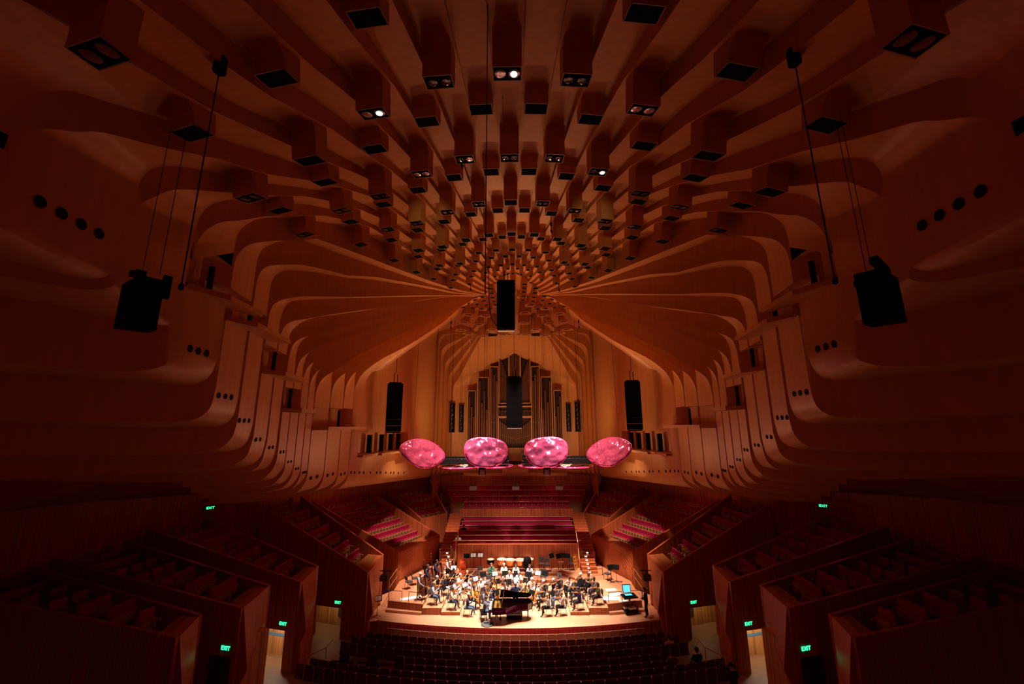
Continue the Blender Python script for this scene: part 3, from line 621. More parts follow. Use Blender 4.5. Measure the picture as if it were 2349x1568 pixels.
for s in (-1, 1):
    sw = 'left' if s < 0 else 'right'
    for bi, (nm, f1, f2, b2, b1, zf, zb, nr, z0) in enumerate(BL):
        F1, F2, B2, B1 = V2(f1, s), V2(f2, s), V2(b2, s), V2(b1, s)
        mb = MB(); hole = None; dW = B1 - F1
        if nm in DOORS:
            a, b, lo, hi = DOORS[nm]; hole = (a / dW.length, b / dW.length, lo, hi)
        wallslab(mb, F1, B1, z0, zf + .02, zb, .14 * (1 if s < 0 else -1), hole)
        wallslab(mb, F2, B2, z0, zf + .02, zb, .14 * (-1 if s < 0 else 1))
        w = struct('wall_loge_%s' % sw, mb, 'brush')
        fr = obj('carved_front', carved_front(F1, F2, z0, zf, s, 'ripple' if nm in ('stage-side',) else ('plain' if nm == 'choir-side' else 'facet')) if nm != 'choir-side' else MB(), 'brush_plain', w)
        if nm == 'choir-side':
            bpy.data.objects.remove(fr); m1 = MB(); wallslab(m1, F1, F2, z0, zf, zf, .1 * (-1 if s < 0 else 1)); fr = obj('front_panel', m1, 'brush', w)
        else: shade_by_angle(fr, 28)
        # top ledge and stepped rows
        LD = .155 if bi in (1, 2) else .08; m1 = MB(); m1.loft([[(*F1.xy, zf - .09), (*F2.xy, zf - .09), (*F2.lerp(B2, LD).xy, zf - .09), (*F1.lerp(B1, LD).xy, zf - .09)], [(*F1.xy, zf - .03), (*F2.xy, zf - .03), (*F2.lerp(B2, LD).xy, zf - .03), (*F1.lerp(B1, LD).xy, zf - .03)]], 0)
        obj('ledge', m1, 'ledge', w)
        m1 = MB(); zr0 = zf - .62; zr1 = zb - 1.3
        for i in range(nr):
            ta, tb = LD + (.98 - LD) * i / nr, LD + (.98 - LD) * (i + 1) / nr; z = lerp(zr0, zr1, i / (nr - 1))
            q = [F1.lerp(B1, ta), F2.lerp(B2, ta), F2.lerp(B2, tb), F1.lerp(B1, tb)]
            m1.loft([[(*p.xy, z - .5) for p in q], [(*p.xy, z) for p in q]], 0)
            tm = ta + (tb - ta) * .62; A, Bq = F1.lerp(B1, tm), F2.lerp(B2, tm); rowv = Bq - A; Lr = rowv.length; rd = rowv / Lr
            face = (F1 + F2 - B1 - B2).normalized(); ang = math.atan2(-face.x, face.y)
            m_in = .35 if nm != 'choir-side' else .3; cnt = int((Lr - 2 * m_in + .1) / .56)
            if nm == 'stage-side': cnt = 13 - i // 3
            for c in range(cnt):
                p = A + rd * (m_in + .28 + (Lr - 2 * m_in - .56) * (c / max(1, cnt - 1))); p.z = z
                SEATS.append(('box_seat', p, ang, 'red tip-up seat of the %s %s box, %s row from the front, %s along' % (sw, nm, ORD[i + 1], ORD[c + 1]), 'seats of the %s %s box' % (sw, nm)))
        struct('floor_loge_%s' % sw, m1, 'carpet')
        # passage behind the doorway
        if nm in DOORS:
            a, b, lo, hi = DOORS[nm]; u = dW.normalized(); nn_ = Vector((-u.y, u.x, 0)); nn_ = nn_ if nn_.y > 0 else -nn_
            P = lambda q, w_, z: (F1 + u * q + nn_ * w_) + Vector((0, 0, z))
            m1 = MB(); dp = 1.75; a2, b2_ = a, b + 1.6
            m1.q([P(a2, .1, lo), P(b2_, .1, lo), P(b2_, dp, lo), P(a2, dp, lo)], 0)
            m1.q([P(a2, dp, lo), P(b2_, dp, lo), P(b2_, dp, hi + .3), P(a2, dp, hi + .3)], 1)
            m1.q([P(b2_, .1, lo), P(b2_, dp, lo), P(b2_, dp, hi + .3), P(b2_, .1, hi + .3)], 1)
            m1.q([P(a2, .1, lo), P(a2, dp, lo), P(a2, dp, hi + .3), P(a2, .1, hi + .3)], 1)
            m1.q([P(a2, .1, hi + .3), P(b2_, .1, hi + .3), P(b2_, dp, hi + .3), P(a2, dp, hi + .3)], 1)
            if nm == 'third': m1.q([P(a2, dp - .01, lo + 1.05), P(b2_, dp - .01, lo + 1.05), P(b2_, dp - .01, lo + 1.2), P(a2, dp - .01, lo + 1.2)], 2)
            o = struct('door_%d' % (bi * 2 + (s > 0) - 3), m1, ['corrfloor' if nm != 'second' else 'carpet', 'corrwood', 'corrblue'])
            if nm != 'fourth':
                l = bpy.data.lights.new('passage_lamp', 'POINT'); l.energy = 16 if nm == 'second' else 60; l.color = (1, .82, .5) if nm == 'second' else (1, .95, .85); l.shadow_soft_size = .2
                lo_ = bpy.data.objects.new('passage_lamp', l); COL.objects.link(lo_); lo_.location = P((a + b2_) / 2, 1.0, hi + .1)
            if nm == 'second':
                m2 = MB(); m2.box((0, 0, 0), (.62, .05, .62)); pl = obj('wall_panel', m2, 'grey'); tag(pl, 'grey square panel on the lit timber wall inside the %s stage-side exit' % sw, 'panel')
                pl.location = P(3.0, dp - .04, -.25); pl.rotation_euler = (0, 0, math.atan2(u.y, u.x))
            # illuminated sign over the doorway
            t = thing('exit_sign', 'green EXIT sign over the %s doorway in the %s %s box wall' % ('dark' if nm == 'fourth' else 'lit', sw, nm), 'exit sign', P({'second': 2.06, 'third': .84, 'fourth': .55}[nm], -.16, hi + .32), math.atan2(u.y, u.x) + (math.pi if s < 0 else 0), 'exit signs')
            exit_sign_at = t
            m2 = MB(); m2.box((0, .06, 0), (.52, .07, .2)); obj('panel', m2, 'exitblack', t)
            SIGNS = globals().setdefault('SIGNS', []); SIGNS.append(t)
    # high exit sign under the soffit, back wall behind the boxes, soffit over it
    t = thing('exit_sign', 'small green EXIT sign high under the %s soffit' % sw, 'exit sign', (s * 20.9, 28.9, 6.95), R(38) * -s, 'exit signs'); m2 = MB(); m2.box((0, .06, 0), (.62, .07, .24)); obj('panel', m2, 'exitblack', t); SIGNS.append(t)
    mb = MB(); W = [(-9.9, 48.4), (-9.9, 47.6), (-13.6, 43.7), (-14.7, 41.4), (-17.8, 36.4), (-18.0, 34.6), (-18.8, 30.9), (-22, 29.5), (-23.1, 26.3), (-23.4, 25), (-23.8, 21.9), (-23.8, 5)]
    P = [V2(p, s) for p in W]
    for a, b in zip(P, P[1:]): mb.q([(*a.xy, 3), (*b.xy, 3), (*b.xy, 9.6), (*a.xy, 9.6)])
    struct('wall_box_rear_%s' % sw, mb, 'brush')
    mb = MB(); W2 = [(-9.2, 45, 7.1), (-11.6, 40, 7.3), (-12.2, 34, 8.0), (-12.3, 29, 8.6), (-12.5, 25.5, 8.75), (-12.9, 22, 9.15), (-13.6, 19.5, 9.9), (-14.5, 17, 10.7), (-15.5, 14, 11.8), (-16, 5, 13.2)]
    W3 = [(-9.9, 48.4, 7.1), (-14.7, 42, 7.2), (-18.2, 36.5, 7.7), (-18.8, 31.5, 8.0), (-22, 29.6, 8.1), (-23.1, 27, 8.2), (-23.6, 23.5, 8.3), (-23.9, 20, 8.5), (-24, 15, 8.8), (-24, 5, 9.4)]
    mb.strip([(*V2(p, s).xy, p[2]) for p in W2], [(*V2(p, s).xy, p[2]) for p in W3])
    struct('ceiling_soffit_%s' % sw, mb, 'brush_plain')
    for i, (x, y, z) in enumerate(((-16.9, 20.1, 10.05), (-13.1, 20.5, 9.3))):
        p = V2((x, y), s); m2 = MB(); m2.loft([[(-.62, -.3, .3), (.62, -.3, .3), (.62, .3, .3), (-.62, .3, .3)], [(-.28, -.2, -.25), (.45, -.2, -.25), (.45, .2, -.25), (-.28, .2, -.25)]])
        tag(obj('loudspeaker', m2, 'grille', loc=(p.x, p.y, z)), 'black wedge loudspeaker under the %s soffit, %s' % (sw, 'nearer the rear of the hall' if i == 0 else 'nearer the stage'), 'loudspeaker')
# sign lettering as thin raised strokes
LET = {'E': [(0, 0, 0, 1), (0, 1, .62, 1), (0, .5, .55, .5), (0, 0, .62, 0)], 'X': [(0, 0, .7, 1), (0, 1, .7, 0)], 'I': [(.1, 0, .1, 1)], 'T': [(0, 1, .7, 1), (.35, 0, .35, 1)]}
lm = MB(); x = -.205
for ch in 'EXIT':
    for x0, y0, x1, y1 in LET[ch]:
        a = Vector((x + x0 * .14, 0, -.065 + y0 * .13)); b = Vector((x + x1 * .14, 0, -.065 + y1 * .13)); d = (b - a); n = Vector((-d.z, 0, d.x)).normalized() * .013; a -= d.normalized() * .013; b += d.normalized() * .013
        lm.loft([[a - n + Vector((0, y, 0)), b - n + Vector((0, y, 0)), b + n + Vector((0, y, 0)), a + n + Vector((0, y, 0))] for y in (.0, .03)], 0)
    x += {'E': .125, 'X': .135, 'I': .065, 'T': .12}[ch]
lmesh = mesh('lettering', lm, 'exitgreen')
for t in SIGNS: obj('lettering', lmesh, None, t)
# ------------------------------------------------------------------ seats
def seat_meshes():
    b = MB(); b.box((0, -.2, .72), (.5, .09, .62), rx=-.16); b.box((0, -.245, .74), (.52, .02, .6), rx=-.16, m=1)
    c = MB(); c.box((0, -.04, .52), (.46, .11, .44), rx=-.25, m=1); c.box((0, -.02, .5), (.40, .09, .36), rx=-.25, m=0)
    for x in (-.27, .27): b.box((x, .0, .62), (.05, .46, .05), m=1); b.box((x, -.1, .32), (.05, .16, .6), m=1)
    return mesh('backrest', b, ['seatred', 'shell']), mesh('tip_up_cushion', c, ['shell', 'seatred'])
bm_, cm_ = seat_meshes()
rows = [(27.2, 0, -8.0, 8.0), (26.25, .12, -9.0, 9.0), (25.3, .24, -9.6, 9.6), (24.35, .38, -9.9, 9.7), (23.4, .51, -6.3, 8.2), (22.45, .68, -5.5, 7.4), (21.5, .9, -10.3, 10.5), (20.6, 1.1, -10.6, 10.6)]
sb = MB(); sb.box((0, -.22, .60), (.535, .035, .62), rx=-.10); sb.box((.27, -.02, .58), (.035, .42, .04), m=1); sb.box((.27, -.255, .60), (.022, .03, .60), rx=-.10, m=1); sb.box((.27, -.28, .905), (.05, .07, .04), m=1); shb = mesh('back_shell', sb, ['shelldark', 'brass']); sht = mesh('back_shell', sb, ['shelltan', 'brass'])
sc_ = MB(); sc_.box((0, -.15, .57), (.49, .08, .54), rx=-.10); sc_.box((0, .03, .40), (.48, .42, .11)); scm = mesh('cushion', sc_, 'seatred')
for i, (y0, zt, xl, xr) in enumerate(rows):
    n_ = int(round((xr - xl) / .548))
    for j in range(n_):
        x = xl + (j + .5) * (xr - xl) / n_; y = y0 + x * x / 76; p = (x, y + .25, zt - .93)
        if not seen((x, y, zt)): continue
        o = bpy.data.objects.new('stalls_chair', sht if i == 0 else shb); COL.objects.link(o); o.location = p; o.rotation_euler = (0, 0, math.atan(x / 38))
        tag(o, '%s-backed stalls seat, %s row from the stage, %s from its left end' % ('tan' if i == 0 else 'dark', ORD[i + 1], ORD[j + 1]), 'theatre seat', 'stalls seats facing the stage')
        obj('cushion', scm, None, o)
# upper choir rows
for i, (y, zt, hw) in enumerate([(43, 4.3, 5.45), (44, 4.7, 5.5), (45, 5.08, 6.9), (46, 5.53, 7.5), (47, 5.92, 7.9)]):
    n_ = int(2 * hw / .62)
    for j in range(n_):
        x = -hw + (j + .5) * 2 * hw / n_ + .1
        SEATS.append(('choir_seat', Vector((x, y + .2, zt - .92)), math.pi, 'red choir chair under the organ, %s row up, %s from its left end' % (ORD[i + 1], ORD[j + 1]), 'choir seats under the organ'))
    m1 = MB(); m1.box((.1, y + .02, zt - .02), (2 * hw + .1, .05, .05)); tag(obj('guard_rail', m1, 'brass'), 'thin brass rail along the %s row of choir seats under the organ' % ORD[i + 1], 'rail')
boxs = [(q[2], s) for s in SEATS if s[0] == 'box_seat' and (q := seen(s[1] + Vector((0, 0, .8))))]
boxs.sort(key=lambda t: t[0]); keep = [s for _, s in boxs[:300]]; rest = [s for _, s in boxs[300:]]
for kind, p, ang, label, grp in keep:
    o = bpy.data.objects.new('box_chair', bm_); COL.objects.link(o); o.location = p; o.rotation_euler = (0, 0, ang); tag(o, label, 'theatre seat', grp)
    obj('tip_up_cushion', cm_, None, o)
bulk = bmesh.new()
def append(me, T, offs):
    tmp = bmesh.new(); tmp.from_mesh(me); tmp.transform(T)
    for f in tmp.faces: f.material_index = offs[f.material_index]
    t2 = bpy.data.meshes.new('t'); tmp.to_mesh(t2); tmp.free(); bulk.from_mesh(t2); bpy.data.meshes.remove(t2)
for kind, p, ang, label, grp in rest:
    T = Matrix.Translation(p) @ Matrix.Rotation(ang, 4, 'Z'); append(bm_, T, [0, 1]); append(cm_, T, [1, 0])
if rest:
    me = bpy.data.meshes.new('further_box_seats'); bulk.to_mesh(me); me.materials.append(M['seatred']); me.materials.append(M['shell'])
    o = bpy.data.objects.new('further_box_seats', me); COL.objects.link(o); o['kind'] = 'stuff'; tag(o, 'the farther rows of red tip-up seats in the side boxes near the stage', 'theatre seats')
cs = MB(); cs.box((0, -.1, .62), (.54, .09, .55), rx=-.12); cs.box((0, .1, .42), (.5, .4, .12)); cs.box((.29, .1, .6), (.04, .4, .04), m=1); csm = mesh('choir_seat', cs, ['seatred', 'shell'])
for kind, p, ang, label, grp in SEATS:
    if kind == 'choir_seat' and seen(p):
        o = bpy.data.objects.new('choir_chair', csm); COL.objects.link(o); o.location = p; o.rotation_euler = (0, 0, ang); tag(o, label, 'choir seat', grp)
# ------------------------------------------------------------------ organ
org = thing('pipe_organ', 'tall pipe organ with stepped timber towers at the back of the hall', 'organ', (0, 46.3, 7.4))
def tower(x0, x1, zb, zt, pipes, mouth=None, shade='pipe', r_fill=.9, zlow=None):
    c = MB(); w = .07; L = lambda z: z - 7.4; xm = (x0 + x1) / 2
    for x in (x0, x1): c.box((x, 0, L((zb + zt) / 2)), (w, .5, zt - zb))
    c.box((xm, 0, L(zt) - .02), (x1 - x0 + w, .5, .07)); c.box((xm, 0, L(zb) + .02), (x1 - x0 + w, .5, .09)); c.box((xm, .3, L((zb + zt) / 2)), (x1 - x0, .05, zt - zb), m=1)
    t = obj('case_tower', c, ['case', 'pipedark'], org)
    n_ = len(pipes); pw = (x1 - x0 - .08) / n_
    for i, h in enumerate(pipes):
        x = x0 + .04 + (i + .5) * pw; r = pw * .5 * r_fill; z0 = L(zb) + .06; z1 = z0 + (zt - zb - .15) * h; m1 = MB()
        foot = min(.8, (zt - zb) * .16)
        m1.lathe((x, -.08, 0), [(r * .25, z0), (r, z0 + foot), (r, z1), (r * .92, z1 + .01)], 8)
        p = obj('pipe', m1, 'pipe', t, smooth=False)
    if mouth is not None:
        m1 = MB(); zz = L(zb) + (zt - zb) * mouth
        for i, h in enumerate(pipes): m1.box((x0 + .04 + (i + .5) * pw, -.08 - pw * .45, zz + .06 * abs(i - n_ / 2)), (pw * .4, .02, .09))
        obj('pipe_mouth', m1, 'shell', t)
PX = lambda px, z: (px - 1178) * ((46.3 * .978 + (z - 12.3) * .208) / 913)
tower(-.62, .62, 14.9, 22.1, [.75, .85, .95, .95, .85, .75, .8][:6], .35)
tower(-1.80, -.70, 14.9, 20.7, [.95 - .06 * i for i in range(9)], None)
tower(.70, 1.80, 14.9, 20.7, [.95 - .06 * i for i in range(8, -1, -1)], None)
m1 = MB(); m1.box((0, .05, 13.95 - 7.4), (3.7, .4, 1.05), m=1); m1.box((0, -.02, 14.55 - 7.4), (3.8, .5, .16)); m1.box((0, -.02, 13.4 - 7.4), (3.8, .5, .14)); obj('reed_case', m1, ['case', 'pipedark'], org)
for i in range(12):
    m1 = MB(); x = -1.7 + i * .31; m1.tube([(x, .1, 6.55), (x, -.35, 6.6), (x, -.62, 6.62)], [.04, .06, .10], 8); obj('trumpet_pipe', m1, 'pipe', org)
tower(-1.85, 1.85, 9.9, 13.3, [.92, .86, .81, .76, .72, .69, .67, .66, .66, .67, .69, .72, .76, .81, .86, .92], .3)
for s in (-1, 1):
    f = lambda a, b: (min(s * a, s * b), max(s * a, s * b))
    tower(*f(1.93, 2.85), 9.9, 19.2, ([.98, .9, .82] if s < 0 else [.82, .9, .98]), .3)
    tower(*f(3.05, 4.25), 8.2, 17.95, ([.96, .7, .84, .62] if s < 0 else [.62, .84, .7, .96]), None)
    tower(*f(4.5, 5.4), 8.2, 16.4, ([.92, .78, .64] if s < 0 else [.64, .78, .92]), None)
    tower(*f(1.3, 2.2), 8.2, 9.7, [.7, .6, .5, .6], None)
    tower(*f(.75, 1.25), 8.0, 9.3, [.8, .7, .8], None)
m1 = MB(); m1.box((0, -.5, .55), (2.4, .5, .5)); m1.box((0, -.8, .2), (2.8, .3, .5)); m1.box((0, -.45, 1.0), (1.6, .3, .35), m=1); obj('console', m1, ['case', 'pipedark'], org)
m1 = MB(); m1.box((0, .2, -.25), (11.4, 1.2, .3)); obj('gallery', m1, 'case', org)
# glazed panels beside the organ
i = 0
for s, w in ((-1, 'left'), (1, 'right')):
    for x, z0, z1, wd, yy, which in ((6.15, 11.7, 14.8, .62, 46.55, 'inner'), (7.15, 11.7, 15.0, .7, 46.25, 'outer')):
        t = thing('glazed_panel', '%s tall dark glazed panel with gilded metalwork, %s of the organ' % (which, w), 'panel', (s * x, yy - .1, (z0 + z1) / 2), R(-8) * s)
        h = z1 - z0; m1 = MB(); m1.box((0, 0, 0), (wd, .06, h)); obj('pane', m1, 'glass', t)
        m1 = MB()
        for q in range(6):
            zz = -h * .4 + q * h * .15; m1.tube([(-.1 + .05 * math.sin(q * 3), -.05, zz), (.08 * math.cos(q * 2), -.06, zz + .16), (-.06, -.05, zz + .3)], .035, 5)
        obj('metalwork', m1, 'brassfig', t)
        m1 = MB()
        for xx in (-wd / 2, wd / 2): m1.box((xx, -.02, 0), (.05, .1, h))
        obj('frame', m1, 'case', t)
# ------------------------------------------------------------------ acoustic petals over the stage
def petal(name, label, loc, rx, ry, rot, thick=.18, point=0., grp='tilted pink acoustic petals'):
    rings = []; n_ = 40
    def outline(f):
        o = []
        for j in range(n_):
            a = 2 * math.pi * j / n_; c, s_ = math.cos(a), math.sin(a); e = .82
            x = rx * math.copysign(abs(c) ** e, c); y = ry * math.copysign(abs(s_) ** e, s_)
            y *= 1 - point * (abs(x) / rx) ** 1.6 * .75; x *= 1 + .12 * y / ry
            o.append((x * f, y * f))
        return o
    body = MB()
    for f, z in ((.02, 1), (.25, .97), (.5, .86), (.72, .66), (.88, .4), (.97, .14), (1., 0)): rings.append([(x, y, z * -thick * 1.8) for x, y in outline(f)])
    for f, z in ((1., .05), (.9, .09), (.5, .1), (.02, .1)): rings.append([(x, y, z) for x, y in outline(f)])
    body.loft(rings, 0)
    o = obj(name, body, 'petal', smooth=True, loc=loc); o.rotation_euler = rot; tag(o, label, 'acoustic petal', grp)
    rm = MB(); rm.tube([(x, y, 0.02) for x, y in outline(1.005)] + [(*outline(1.005)[0], .02)], .028, 6); obj('rim', rm, 'petalrim', o)
    for j, (ax, ay) in enumerate(((-.5, .3), (.5, .3))):
        w = MB(); T = (Matrix.Translation(loc) @ o.rotation_euler.to_matrix().to_4x4()); p = T.inverted() @ Vector((loc[0] + ax * rx * .8, loc[1] + .5, 22.6)); w.tube([(ax * rx, ay * ry, .08), p], .012, 4); obj('suspension_cable', w, 'cable', o)
    return o
petal('acoustic_petal', 'pink glossy petal with pointed outer end, far left of the four tilted petals', (-7.25, 32.6, 10.25), 1.95, 1.18, (R(68), R(10), R(38)), point=.55)
petal('acoustic_petal', 'rounded pink petal left of the organ console, mottled with reflections', (-2.3, 33., 10.3), 1.7, 1.2, (R(70), R(4), R(6)))
petal('acoustic_petal', 'rounded pink petal right of the organ console, mottled with reflections', (2.55, 33., 10.3), 1.7, 1.2, (R(70), R(-4), R(-6)))
petal('acoustic_petal', 'pink glossy petal with pointed outer end, far right of the four tilted petals', (7.45, 32.6, 10.3), 1.95, 1.18, (R(68), R(-10), R(-38)), point=.55)
for x, y, w in ((-4.75, 35.2, 'far left'), (-1.95, 35.6, 'inner left'), (2.1, 35.6, 'inner right'), (4.9, 35.2, 'far right')):
    o = petal('acoustic_petal', 'flat-hung magenta petal seen edge-on, %s under its black lamp tray' % w, (x, y, 9.0), 1.75, 1.2, (R(4), 0, 0), .1, grp='flat petals over the orchestra')
    t = thing('lamp_tray', 'black lamp tray with rows of small lenses above the %s flat petal' % w, 'lighting tray', (x, y - .2, 9.25), 0, 'lamp trays over the petals')
    m1 = MB(); m1.box((0, 0, .1), (2.9, 1.3, .2)); m1.box((0, .5, .38), (2.9, .12, .4)); m1.box((0, -.6, .3), (2.7, .08, .25)); obj('tray', m1, 'black', t)
    for q in range(9):
        m1 = MB(); xx = -1.25 + q * .31; m1.box((xx, -.35, .3), (.2, .3, .28)); m1.lathe((xx, -.52, .2), [(.075, 0), (.075, .03)], 8, m=1); obj('lamp_head', m1, ['black', 'lens'], t)
for x, w in ((-2.6, 'left'), (2.6, 'right')):
    t = thing('moving_head_lamp', 'black moving-head lamp hanging below the inner %s petals' % w, 'stage lamp', (x, 33.4, 8.9), 0, 'moving-head lamps')
    m1 = MB(); m1.box((0, 0, .2), (.5, .4, .3)); m1.box((-.24, 0, -.1), (.07, .2, .5)); m1.box((.24, 0, -.1), (.07, .2, .5)); obj('yoke', m1, 'black', t)
    m1 = MB(); m1.tube([(0, .05, .1), (0, 0, -.1), (0, -.1, -.4), (0, -.12, -.48)], [.15, .2, .19, .14], 10); m1.tube([(0, -.12, -.47), (0, -.13, -.5)], [.13, .13], 10, m=1); obj('head', m1, ['midgrey', 'lens'], t)
# ------------------------------------------------------------------ loudspeakers on cables
def array(label, x, y, zt, w, h, n_, lean, rz, cables, rigs=True):
    t = thing('loudspeaker_array', label, 'loudspeaker', (x, y, zt), rz)
    m1 = MB(); yy = 0; z = 0; hh = h / n_; cur = 0
    for i in range(n_):
        cur = lean * (i / max(1, n_ - 1)); z2 = z - hh * math.cos(cur); y2 = yy + hh * math.sin(cur)
        c = MB(); d = .5
        c.loft([[(-w / 2, yy - .02, z), (w / 2, yy - .02, z), (w / 2 * .9, yy + d, z), (-w / 2 * .9, yy + d, z)], [(-w / 2, y2 - .02, z2 + .012), (w / 2, y2 - .02, z2 + .012), (w / 2 * .9, y2 + d, z2 + .012), (-w / 2 * .9, y2 + d, z2 + .012)]], 0)
        obj('cabinet', c, 'grille', t); z, yy = z2, y2
    c = MB(); c.box((0, .2, .05), (w * .8, .5, .1)); c.box((-.12, .2, .45), (.05, .1, .8)); c.box((.12, .2, .4), (.05, .1, .7)); obj('rigging_frame', c, 'black', t)
    c = MB(); c.box((0, yy + .25, z - .04), (w * .9, .5, .08)); obj('base_plate', c, 'midgrey' if cables > 2 else 'black', t)
    c = MB(); c.tube([(0, .2, .8), (0, .2, 22.7 - zt if zt < 22 else .9)], .02, 5); obj('hoist_cable', c, 'cable', t)
    return t
array('big central black loudspeaker array high over the audience', -.48, 26.0, 22.1, 1.24, 3.35, 6, R(8), 0, 3)
array('black central loudspeaker array hanging in front of the organ pipes', .02, 33., 16.3, 1.32, 4.1, 8, R(9), 0, 3)
array('long black loudspeaker array hanging on the left above the stage', -9.0, 30.2, 15.55, 1.15, 3.6, 8, R(10), R(14), 2)
array('long black loudspeaker array hanging on the right above the stage', 8.95, 30.2, 15.6, 1.15, 3.6, 8, R(10), R(-14), 2)
for s, w, z in ((-1, 'left', 13.65), (1, 'right', 13.75)):
    t = thing('loudspeaker', 'large black loudspeaker slung from a bracket before the %s plywood wall' % w, 'loudspeaker', (s * 7.8, 8.0, 14.82), R(33) * s)
    m1 = MB(); m1.loft([[(-.31, -.25, -.48), (.31, -.25, -.48), (.25, .3, -.48), (-.25, .3, -.48)], [(-.31, -.25, .48), (.31, -.25, .48), (.25, .3, .48), (-.25, .3, .48)]]); obj('cabinet', m1, 'grille', t)
    m1 = MB(); m1.box((0, .1, .62), (.12, .5, .12)); m1.box((-.05, -.1, .72), (.7, .14, .14), ry=.2); m1.box((.38, .3, .45), (.1, .14, .5)); obj('bracket', m1, 'black', t)
    m1 = MB(); m1.tube([(-.2, .0, .75), (-.2, .0, 4.5)], .008, 4); m1.tube([(.2, .2, .75), (.2, .2, 4.5)], .008, 4); obj('wire', m1, 'cable', t)
    # long cable from a ceiling rose beside it
    x0, y0, z0 = s * 6.32, 7.29, 20.0
    c = thing('hanging_cable', 'long black cable with a small box at its end, by the %s loudspeaker' % w, 'cable', (x0, y0, z0), 0, 'cables hanging from ceiling roses')
    m1 = MB(); m1.lathe((0, 0, 0), [(.13, .35), (.13, 0), (.10, -.03)], 12); obj('ceiling_rose', m1, 'black', c)
    m1 = MB(); m1.tube([(0, 0, .1), (0, 0, -4.95)], .014, 5); obj('cord', m1, 'cable', c)
    m1 = MB(); m1.lathe((0, 0, -5.05), [(.02, .12), (.045, .09), (.045, 0), (.02, -.02)], 10); obj('end_box', m1, 'black', c)
c = MB(); c.tube([(-1.6, 25.2, 22.9), (-1.6, 25.4, 20.6), (-1.45, 25.7, 19.4), (-1.1, 25.9, 18.9), (-.5, 26.1, 18.7)], .03, 5); tag(obj('power_cable', c, 'cable'), 'black cable running down to the big central loudspeaker array', 'cable')
c = MB(); c.tube([(-.2, 11.6, 23.4), (-.2, 11.6, 21.9)], .01, 4); tag(obj('wire', c, 'wirelight'), 'short pale wire hanging beside the central lamp box', 'wire')
c = MB(); c.tube([(-.49, 8.52, 23.35), (-.49, 8.52, 15.2)], .012, 5); tag(obj('drop_cable', c, 'cable'), 'long thin black cable dropping from the ceiling near the centre line', 'cable')
# hanging microphones / pendant cables
hang_pts = [(-1.85, 13.6, 23.3, 1.1), (2.05, 18.9, 23.2, 1.0), (-2.9, 26., 22.9, 1.3), (3.2, 26.3, 22.9, 1.3), (-5.4, 33.2, 22.0, 1.3), (5.6, 33.2, 22.0, 1.3)]
for i, (x, y, z, L) in enumerate(hang_pts):
    t = thing('pendant_microphone', 'small black pendant microphone below the ceiling boxes, %s from the rear' % ORD[i + 1], 'microphone', (x, y, z), 0, 'pendant microphones')
    m1 = MB(); m1.lathe((0, 0, -.02), [(.10, .0), (.10, .14), (.03, .2)], 10); obj('mount', m1, 'black', t)
    m1 = MB(); m1.tube([(0, 0, 0), (0, 0, -L)], .018, 5); obj('cord', m1, 'cable', t)
    m1 = MB(); m1.tube([(0, 0, -L * .6), (0, 0, -L * .75)], .06, 6); m1.tube([(0, 0, -L), (.03, -.05, -L - .15)], .05, 6); obj('capsule', m1, 'black', t)
k_ = 0
for x, y, z0, z1 in ((-6.5, 40, 22.4, 9), (-6.3, 40.2, 22.4, 9), (-5.3, 39, 22.3, 9.2), (-5.15, 39, 22.3, 9.2), (-2.9, 38.5, 22.6, 13), (-2.7, 38.5, 22.6, 13), (2.9, 38.5, 22.6, 13), (2.75, 38.5, 22.6, 13), (5.3, 39, 22.3, 9.2), (5.15, 39, 22.3, 9.2), (6.5, 40, 22.4, 9), (6.3, 40.2, 22.4, 9), (-7.6, 38.8, 22.2, 17), (7.6, 38.8, 22.2, 17)):
    k_ += 1; m1 = MB(); m1.tube([(x, y, z0), (x, y, z1)], .016, 4)
    tag(obj('hanging_wire', m1, 'cable'), 'thin vertical wire before the organ, %s of fourteen from the left' % ORD[sorted([-6.5, -6.3, -5.3, -5.15, -2.9, -2.7, 2.9, 2.75, 5.3, 5.15, 6.5, 6.3, -7.6, 7.6]).index(x) + 1], 'wire', 'wires hanging from the crown')
for s, w in ((-1, 'left'), (1, 'right')):
    t = thing('stage_lamp', 'black lamp on a short bar beside the %s stage corner' % w, 'stage lamp', (s * 9.35, 31.2, 1.95))
    m1 = MB(); m1.box((0, 0, .3), (.9, .05, .05)); m1.box((0, 0, .15), (.05, .05, .3)); obj('bar', m1, 'black', t)
    m1 = MB(); m1.box((0, 0, -.15), (.5, .35, .36)); m1.box((0, -.19, -.15), (.42, .02, .28), m=1); obj('head', m1, ['black', 'glass'], t)
for x, y, z in ((-4.4, 44, 6.0), (.05, 44, 6.0), (4.6, 44, 6.0)):
    t = thing('lamp_bar', 'grey cage lamp hanging over the choir seats, %s' % ('left of three' if x < -1 else 'middle of three' if x < 1 else 'right of three'), 'stage lamp', (x, y, z), 0, 'lamps over the choir seats')
    m1 = MB(); m1.box((0, 0, 0), (.75, .5, .35)); obj('cage', m1, 'midgrey', t)
    m1 = MB(); m1.tube([(-.2, 0, .15), (-.15, 0, .8)], .03, 5); m1.tube([(.2, 0, .15), (.15, 0, .8)], .03, 5); m1.box((0, -.1, .35), (.6, .2, .12)); obj('hanger', m1, 'chrome', t)
